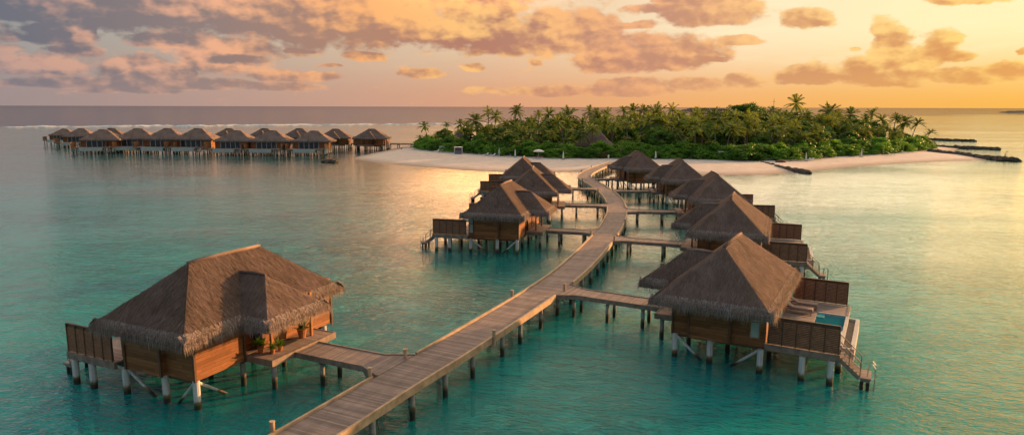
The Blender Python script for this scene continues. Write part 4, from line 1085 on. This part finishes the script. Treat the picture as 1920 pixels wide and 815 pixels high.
p = U(1144, 302, .8); person((p.x-.3, p.y+1.5, ground_z(p.x, p.y)), R_(-90), 'person in white standing beside the landward end of the boardwalk', 'stand', 'white')

# ------------------------------------------------------------------ rocks and groynes
def rocks(name, path, w, h, n, lab, cat, seed=1, sz=(.35, .8), mat='rock'):
    rr = random.Random(seed); mb = MB(); segs = [(Vector(a), Vector(b)) for a, b in zip(path, path[1:])]
    tot = sum((b-a).length for a, b in segs)
    c0 = Vector(path[0])
    for i in range(n):
        s = rr.random()*tot
        for a, b in segs:
            if s <= (b-a).length: break
            s -= (b-a).length
        d = (b-a).normalized(); nn = Vector((-d.y, d.x)); o = rr.gauss(0, .33)*w; p = a+d*s+nn*o
        k = max(.05, 1-abs(o)/w); r = rr.uniform(*sz)
        mb.blob((p.x-c0.x, p.y-c0.y, h*k*rr.uniform(.3, 1)-.1), (r*rr.uniform(.8, 1.3), r*rr.uniform(.8, 1.3), r*rr.uniform(.45, .75)), 7, 4, .16, rr.random())
    o = mb.build(name, M[mat], weld=True); o.location = (c0.x, c0.y, 0); tag(o, lab, cat); return o
P2 = lambda *a: tuple(U(*a).xy)
rocks('rock_groyne', [P2(1425, 308), P2(1470, 318), P2(1518, 326)], 1.4, .8, 360, 'curving dark rock groyne running from the beach into the teal water', 'groyne', 2)
rocks('rock_groyne', [P2(1742, 286), P2(1800, 292), P2(1850, 298), P2(1906, 303)], 2.4, 1.15, 620, 'long dark rock groyne ending at a marker post, nearest on the right', 'groyne', 3, (.4, .9))
rocks('rock_groyne', [P2(1745, 276.5), P2(1800, 278), P2(1872, 281)], 1.6, .9, 380, 'middle one of the three low dark groynes on the right', 'groyne', 4, (.5, 1.0))
rocks('rock_groyne', [P2(1730, 262.5), P2(1780, 264), P2(1828, 265.5)], 1.6, .9, 300, 'farthest low dark groyne on the right', 'groyne', 5, (.5, 1.0))
rk = rocks('rock_islet', [P2(608, 304), P2(630, 305)], 1.3, .8, 110, 'small heap of dark rocks alone in the shallow water off the sand spit', 'rocks', 6, (.45, .9))
mb = MB(); rr = random.Random(3)
for i in range(7):
    a = Vector((rr.uniform(-1, 1), rr.uniform(-.5, .5), .7)); b = a+Vector((rr.uniform(-1.6, 1.6), rr.uniform(-.4, .4), rr.uniform(.3, 1.0))); mb.tube([a, (a+b)/2+Vector((0, 0, .15)), b], [.06, .05, .025], 5)
o = mb.build('driftwood', M['kerb']); p = U(619, 304); o.location = (p.x, p.y, .1); tag(o, 'pale driftwood branches lying on the small rock heap', 'driftwood')
mb = MB(); mb.blob((0, 0, .2), (1.5, 1.0, .6), 14, 8, .08, 3); o = mb.build('boulder', plain('brown_boulder', (.16, .09, .06), .9, .3, 2), smooth=True); p = U(1464, 304.5, .7); o.location = (p.x, p.y, ground_z(p.x, p.y)); tag(o, 'rounded brown boulder on the sand above the curving groyne', 'boulder')
p = U(1884, 302); root = empty('marker_post', (p.x, p.y, 1.0)); q = MB(); q.tube([(0, 0, -.3), (-.1, 0, 1.2), (.35, 0, 2.0)], .07, 6); q.tube([(-.5, 0, 0), (0, 0, 1.3)], .05, 6); q.build('post', M['trim'], root)
q = MB(); q.beam((.0, 0, 2.02), (.75, 0, 2.02), .12, .12); q.beam((.1, 0, 1.0), (.6, 0, 1.0), .08, .08); q.build('arm', M['trim'], root); tag(root, 'small leaning marker post on the end of the nearest right groyne', 'marker post')

# ------------------------------------------------------------------ light
SUN_AZ = 62.0; SUN_EL = 9.5            # degrees right of the view, above the horizon
sd_ = bpy.data.lights.new('sun', 'SUN'); sun = bpy.data.objects.new('sun', sd_); COL.objects.link(sun)
sd_.energy = 5.0; sd_.angle = R_(.9); sd_.color = (1, .50, .19)
dv_ = Vector((math.sin(R_(SUN_AZ))*math.cos(R_(SUN_EL)), math.cos(R_(SUN_AZ))*math.cos(R_(SUN_EL)), math.sin(R_(SUN_EL))))
sun.rotation_euler = (-dv_).to_track_quat('-Z', 'Y').to_euler()

world = bpy.data.worlds.new('World'); SC.world = world; world.use_nodes = True; world.node_tree.nodes.clear(); world.cycles.sampling_method = 'MANUAL'; world.cycles.sample_map_resolution = 256
t = NT(world.node_tree); out = t.node('ShaderNodeOutputWorld')
bg = t.node('ShaderNodeBackground'); t.l.new(bg.outputs[0], out.inputs[0])
sky = t.node('ShaderNodeTexSky'); sky.sky_type = 'NISHITA'; sky.sun_disc = False; sky.sun_elevation = R_(SUN_EL); sky.sun_rotation = R_(SUN_AZ); sky.air_density = 1.2; sky.dust_density = 4.0
dirv = t.vm('NORMALIZE', t.node('ShaderNodeTexCoord').outputs['Generated']); dx, dy, dz = t.sep(dirv)
az = t.math('MULTIPLY', t.math('ARCTAN2', dx, dy), 57.29578)      # degrees, 0 straight ahead, right positive
el = t.math('MULTIPLY', t.math('ARCSINE', dz), 57.29578)
def S(r, g, b):
    f = lambda c: (c/255/12.92 if c <= 10 else ((c/255+.055)/1.055)**2.4); return (f(r), f(g), f(b))
an = t.mr(az, -180, 180, 0, 1)
def az_(d): return (d+180)/360
hor = t.ramp(an, [(0, S(120, 112, 120)), (az_(-90), S(135, 122, 126)), (az_(-36), S(160, 142, 140)), (az_(-20), S(190, 154, 138)), (az_(0), S(224, 164, 126)), (az_(18), S(243, 178, 108)), (az_(36), S(248, 184, 84)), (az_(62), S(255, 190, 80)), (az_(110), S(190, 140, 110)), (1, S(120, 112, 120))])
mid = t.ramp(an, [(0, S(110, 118, 132)), (az_(-90), S(120, 126, 136)), (az_(-36), S(158, 156, 152)), (az_(-20), S(196, 178, 158)), (az_(0), S(232, 200, 164)), (az_(18), S(252, 228, 188)), (az_(30), S(254, 236, 184)), (az_(62), S(255, 232, 170)), (az_(110), S(180, 150, 130)), (1, S(110, 118, 132))])
top = t.ramp(an, [(0, S(140, 150, 176)), (az_(-90), S(120, 136, 158)), (az_(-36), S(126, 162, 172)), (az_(-22), S(150, 166, 168)), (az_(-8), S(250, 176, 112)), (az_(2), S(252, 186, 124)), (az_(12), S(236, 206, 176)), (az_(30), S(232, 206, 176)), (az_(62), S(240, 190, 140)), (az_(110), S(160, 160, 172)), (1, S(140, 150, 176))])
zen = S(176, 196, 206)
grad = t.mix(t.mr(el, .0, 6.0, smooth=True), hor, mid); grad = t.mix(t.mr(el, 9, 26, smooth=True), grad, top); grad = t.mix(t.mr(el, 19, 40, smooth=True), grad, zen)
glow = t.math('MULTIPLY', t.mr(el, 8.5, 14, 0, 1, True), t.mr(el, 20, 50, 1, 0, True))  # extra brightness added to the sky above view, to lift the water reflections
glow = t.math('MULTIPLY', glow, t.mr(an, az_(-9.5), az_(-5.5), 0, 1, True)); glow = t.math('MULTIPLY', glow, t.mr(an, az_(70), az_(120), 1, 0, True))
# thin bright streaks of cirrus to the right
pc = t.comb(t.math('MULTIPLY', az, .05), t.math('MULTIPLY', t.math('SUBTRACT', el, t.math('MULTIPLY', az, .04)), .42), 0)
cir = t.mr(t.noise(pc, 1.6, 6, .6, .6, w=3.3), .5, .72, 0, 1)
cir = t.math('MULTIPLY', cir, t.math('MULTIPLY', t.mr(az, -15, 15), t.mr(el, 1.5, 5)))
grad = t.mix(t.math('MULTIPLY', cir, .6), grad, S(255, 240, 196))

# cumulus: az, el given through photo pixels of their centres; rx, ry half sizes in px; base = px row of the flat bottom
KD = 57.29578
def pe(px, py):
    return math.degrees(math.atan((px-960)/FPX/1.013)), math.degrees(math.atan((204-py)/math.hypot(1253, px-960)))
CLD = [  # px, py, rx, ry, base
 (-130, 20, 160, 70, 62), (-90, 120, 120, 36, 150), (-300, 60, 160, 80, 120), (-250, 165, 260, 12, 174), (40, 25, 90, 46, 58), (90, 78, 110, 26, 96), (20, 105, 60, 10, 112), (180, 70, 20, 14, 86),
 (330, 30, 200, 62, 76), (520, 40, 260, 68, 92), (720, 30, 240, 88, 102), (860, 60, 110, 60, 98), (650, -20, 420, 70, 60), (800, -20, 200, 70, 70),
 (100, 130, 90, 24, 150), (150, 108, 60, 14, 122), (250, 140, 80, 26, 158), (340, 148, 34, 16, 162), (440, 112, 90, 40, 146), (520, 148, 60, 14, 160), (330, 88, 90, 16, 100), (455, 122, 46, 8, 134), (250, 176, 90, 6, 182), (250, 165, 360, 11, 174),
 (945, 90, 64, 28, 112), (600, 152, 40, 10, 160), (690, 114, 34, 9, 122), (620, 132, 20, 4, 137), (800, 148, 40, 10, 154), (886, 134, 26, 9, 142), (560, 104, 30, 6, 110), (1000, 124, 14, 8, 131),
 (1040, 75, 64, 52, 118), (1090, 80, 70, 44, 120), (1160, 112, 110, 30, 140), (1260, 105, 90, 28, 138), (1200, 92, 80, 22, 112), (1310, 40, 90, 26, 60), (1360, 22, 60, 20, 48), (1240, 30, 80, 10, 42), (1280, 12, 60, 10, 22), (1180, 60, 60, 10, 66),
 (1380, 86, 40, 9, 93), (1320, 118, 34, 9, 124), (1180, 168, 80, 14, 184), (1100, 176, 200, 8, 186), (1390, 158, 40, 12, 170), (1300, 165, 60, 14, 180),
 (1506, 49, 54, 17, 65), (1790, 8, 90, 14, 27), (1500, 146, 60, 18, 163), (1660, 90, 42, 38, 130), (1740, 92, 36, 30, 130), (1700, 122, 80, 30, 165), (1640, 142, 90, 26, 166), (1800, 145, 120, 14, 166), (1880, 140, 60, 16, 164), (1780, 114, 40, 12, 132), (1915, 102, 26, 7, 108), (1590, 100, 12, 4, 104)]
P0 = t.comb(az, el, 0)
nz = t.node('ShaderNodeTexNoise'); nz.noise_dimensions = '3D'; t.put(nz.inputs['Vector'], t.vm('MULTIPLY', P0, (.30, .55, 1))); nz.inputs['Scale'].default_value = 1.0; nz.inputs['Detail'].default_value = 5; nz.inputs['Roughness'].default_value = .55
warp = t.vm('SUBTRACT', nz.outputs['Color'], (.5, .5, .5))
P1 = t.vm('ADD', P0, t.vm('MULTIPLY', warp, (2.6, 1.1, 0)))
def puffs(P):
    """rounded cauliflower heaps in three sizes"""
    h = None
    for sc_, w_ in ((.20, .85), (.48, .42), (1.15, .20), (2.6, .08)):
        v = t.node('ShaderNodeTexVoronoi', voronoi_dimensions='2D', feature='SMOOTH_F1' if sc_ < .3 else 'F1'); v.inputs['Scale'].default_value = 1.0
        if sc_ < .3: v.inputs['Smoothness'].default_value = .35
        t.put(v.inputs['Vector'], t.vm('ADD', t.vm('MULTIPLY', P, (sc_, sc_*1.75, 1)), t.vm('MULTIPLY', warp, (.8, .8, 0))))
        a = t.math('MULTIPLY', t.math('SUBTRACT', .45, v.outputs['Distance']), w_)
        h = a if h is None else t.math('ADD', h, a)
    return h
fn = t.noise(t.vm('MULTIPLY', P0, (.9, 1.5, 1)), 1.0, 7, .62, w=7.1)
hA = puffs(P0); hB = puffs(t.vm('ADD', P0, (.45, .38, 0)))
acc = None
for (px, py, rx, ry, base) in CLD:
    a, e = pe(px, py); a1, _ = pe(px+rx, py); rxd = abs(a1-a)*1.08; _, e1 = pe(px, py-ry); ryd = abs(e1-e)*1.12; _, eb = pe(px, base)
    q = t.vm('MULTIPLY_ADD', P1, (1/rxd, 1/ryd, 0), (-a/rxd, -e/ryd, 0))
    d = t.math('SUBTRACT', 1.0, t.vm('DOT_PRODUCT', q, q))
    bl = t.math('MULTIPLY_ADD', el, 1/(ryd*.35), -eb/(ryd*.35)+.08)
    d = t.math('MINIMUM', d, bl)
    acc = d if acc is None else t.math('MAXIMUM', acc, d)
# free high clouds above the frame
hi = t.noise(t.vm('MULTIPLY', P0, (.045, .085, 1)), 1.0, 5, .55, .3, w=1.7)
hi = t.math('SUBTRACT', t.math('MULTIPLY', t.math('MULTIPLY', t.mr(el, 10, 16), t.mr(az, -20, -8)), t.mr(hi, .42, .62, 0, 1.6)), .6)
acc = t.math('MAXIMUM', acc, hi)
# fringe band of small far clouds along the horizon
tex = t.math('ADD', t.math('MULTIPLY', hA, 1.15), t.math('MULTIPLY', t.math('SUBTRACT', fn, .5), 1.5))
dens = t.math('ADD', acc, tex)
alpha = t.mr(dens, -.22, .46, 0, 1, True)
relief = t.math('MULTIPLY', t.math('SUBTRACT', hA, hB), 2.3)
thick = t.mr(dens, .0, .9)
lit = t.math('ADD', t.math('SUBTRACT', .78, t.math('MULTIPLY', thick, .36)), relief)
lit = t.math('ADD', lit, t.math('MULTIPLY', t.math('SUBTRACT', fn, .5), .45))
lit = t.math('ADD', lit, t.mr(t.noise(t.vm('MULTIPLY', P0, (.10, .22, 1)), 1.0, 3, .5, w=4.4), .35, .65, -.22, .26))
for (px, py, rx, ry, w) in ((690, 5, 90, 60, .6), (760, 40, 70, 40, .3), (865, 30, 60, 50, .55), (445, 90, 66, 26, .75), (510, 130, 50, 22, .4), (120, 126, 60, 16, .6), (260, 130, 60, 16, .6), (340, 142, 30, 14, .5), (165, 76, 28, 14, .6), (420, 10, 90, 26, .2), (560, 10, 70, 30, .3), (1090, 55, 80, 40, .4), (1240, 80, 80, 14, .25), (1380, 20, 60, 26, .4), (1330, 30, 80, 10, .3), (1650, 62, 60, 14, .45), (1760, 72, 40, 14, .45), (1530, 42, 40, 10, .2),
                            (30, 30, 130, 60, -.8), (90, 88, 120, 20, -.6), (225, 50, 80, 44, -.7), (330, 66, 170, 24, -.7), (520, 84, 170, 26, -.7), (700, 94, 170, 24, -.65), (850, 98, 100, 16, -.45), (455, 124, 52, 11, -1.2), (1230, 130, 190, 18, -.6), (1250, 105, 110, 14, -.3), (940, 98, 60, 24, -.6), (1280, 42, 110, 12, -.4), (1660, 152, 280, 20, -.5), (1510, 152, 70, 12, -.4), (300, 160, 420, 22, -.35), (1500, 58, 50, 10, -.3), (1150, 165, 200, 20, -.2)):
    a, e = pe(px, py); a1, _ = pe(px+rx, py); _, e1 = pe(px, py-ry); rxd = abs(a1-a); ryd = abs(e1-e)
    q = t.vm('MULTIPLY_ADD', P1, (1/rxd, 1/ryd, 0), (-a/rxd, -e/ryd, 0))
    lit = t.math('ADD', lit, t.mr(t.vm('DOT_PRODUCT', q, q), 0, 1.6, w, 0, True))
lit = t.math('ADD', lit, t.mr(el, 9, 13, 0, .45))
lit = t.mr(lit, -.25, 1.30, 0, 1, True)
csh = t.ramp(an, [(0, S(88, 90, 104)), (az_(-36), S(104, 106, 120)), (az_(-24), S(140, 120, 118)), (az_(-12), S(176, 128, 106)), (az_(-3), S(176, 118, 100)), (az_(10), S(190, 134, 112)), (az_(25), S(206, 140, 92)), (az_(36), S(214, 142, 74)), (az_(62), S(240, 160, 80)), (az_(110), S(120, 105, 110)), (1, S(88, 90, 104))])
clt = t.ramp(an, [(0, S(140, 120, 122)), (az_(-36), S(200, 158, 142)), (az_(-24), S(238, 174, 138)), (az_(-12), S(255, 180, 112)), (az_(-3), S(255, 196, 120)), (az_(10), S(244, 172, 120)), (az_(25), S(255, 205, 128)), (az_(36), S(255, 208, 110)), (az_(62), S(255, 220, 130)), (az_(110), S(170, 130, 120)), (1, S(140, 120, 122))])
ccol = t.mix(lit, csh, clt)
ccol = t.mix(t.mr(el, .0, 3.2, .55, 0), ccol, grad)                # low clouds fade into the air
full = t.mix(t.math('MULTIPLY', alpha, .94), grad, ccol)
full = t.vm('SCALE', full, scale=t.math('MULTIPLY_ADD', glow, 2.9, 1.0))
band = t.math('MULTIPLY', t.math('MULTIPLY', t.mr(an, az_(-13), az_(-6), 0, 1, True), t.mr(an, az_(0), az_(7), 1, 0, True)), t.math('MULTIPLY', t.mr(el, 7, 12, 0, 1, True), t.mr(el, 30, 62, 1, 0, True)))  # orange boost added to the mostly unseen high sky, for its reflection in the water
full = t.vm('MULTIPLY', full, t.vm('ADD', (1, 1, 1), t.vm('SCALE', (1.6, 1.0, .5), scale=band)))
STR = .1
mixn = t.vm('ADD', t.vm('SCALE', full, scale=.60/STR), t.vm('SCALE', sky.outputs[0], scale=.05))
t.put(bg.inputs[0], mixn); bg.inputs[1].default_value = STR

# ------------------------------------------------------------------ render settings
SC.render.engine = 'CYCLES'; SC.cycles.use_denoising = True
try: SC.cycles.denoiser = 'OPENIMAGEDENOISE'
except Exception: pass
SC.cycles.max_bounces = 8; SC.cycles.transparent_max_bounces = 10; SC.cycles.caustics_reflective = False; SC.cycles.caustics_refractive = False
SC.cycles.diffuse_bounces = 3; SC.cycles.glossy_bounces = 3; SC.cycles.sample_clamp_indirect = 6; SC.cycles.sample_clamp_direct = 12
vs_ = SC.view_settings; vs_.view_transform = 'Standard'; vs_.look = 'None'; vs_.exposure = .74; vs_.gamma = 1; vs_.use_curve_mapping = False
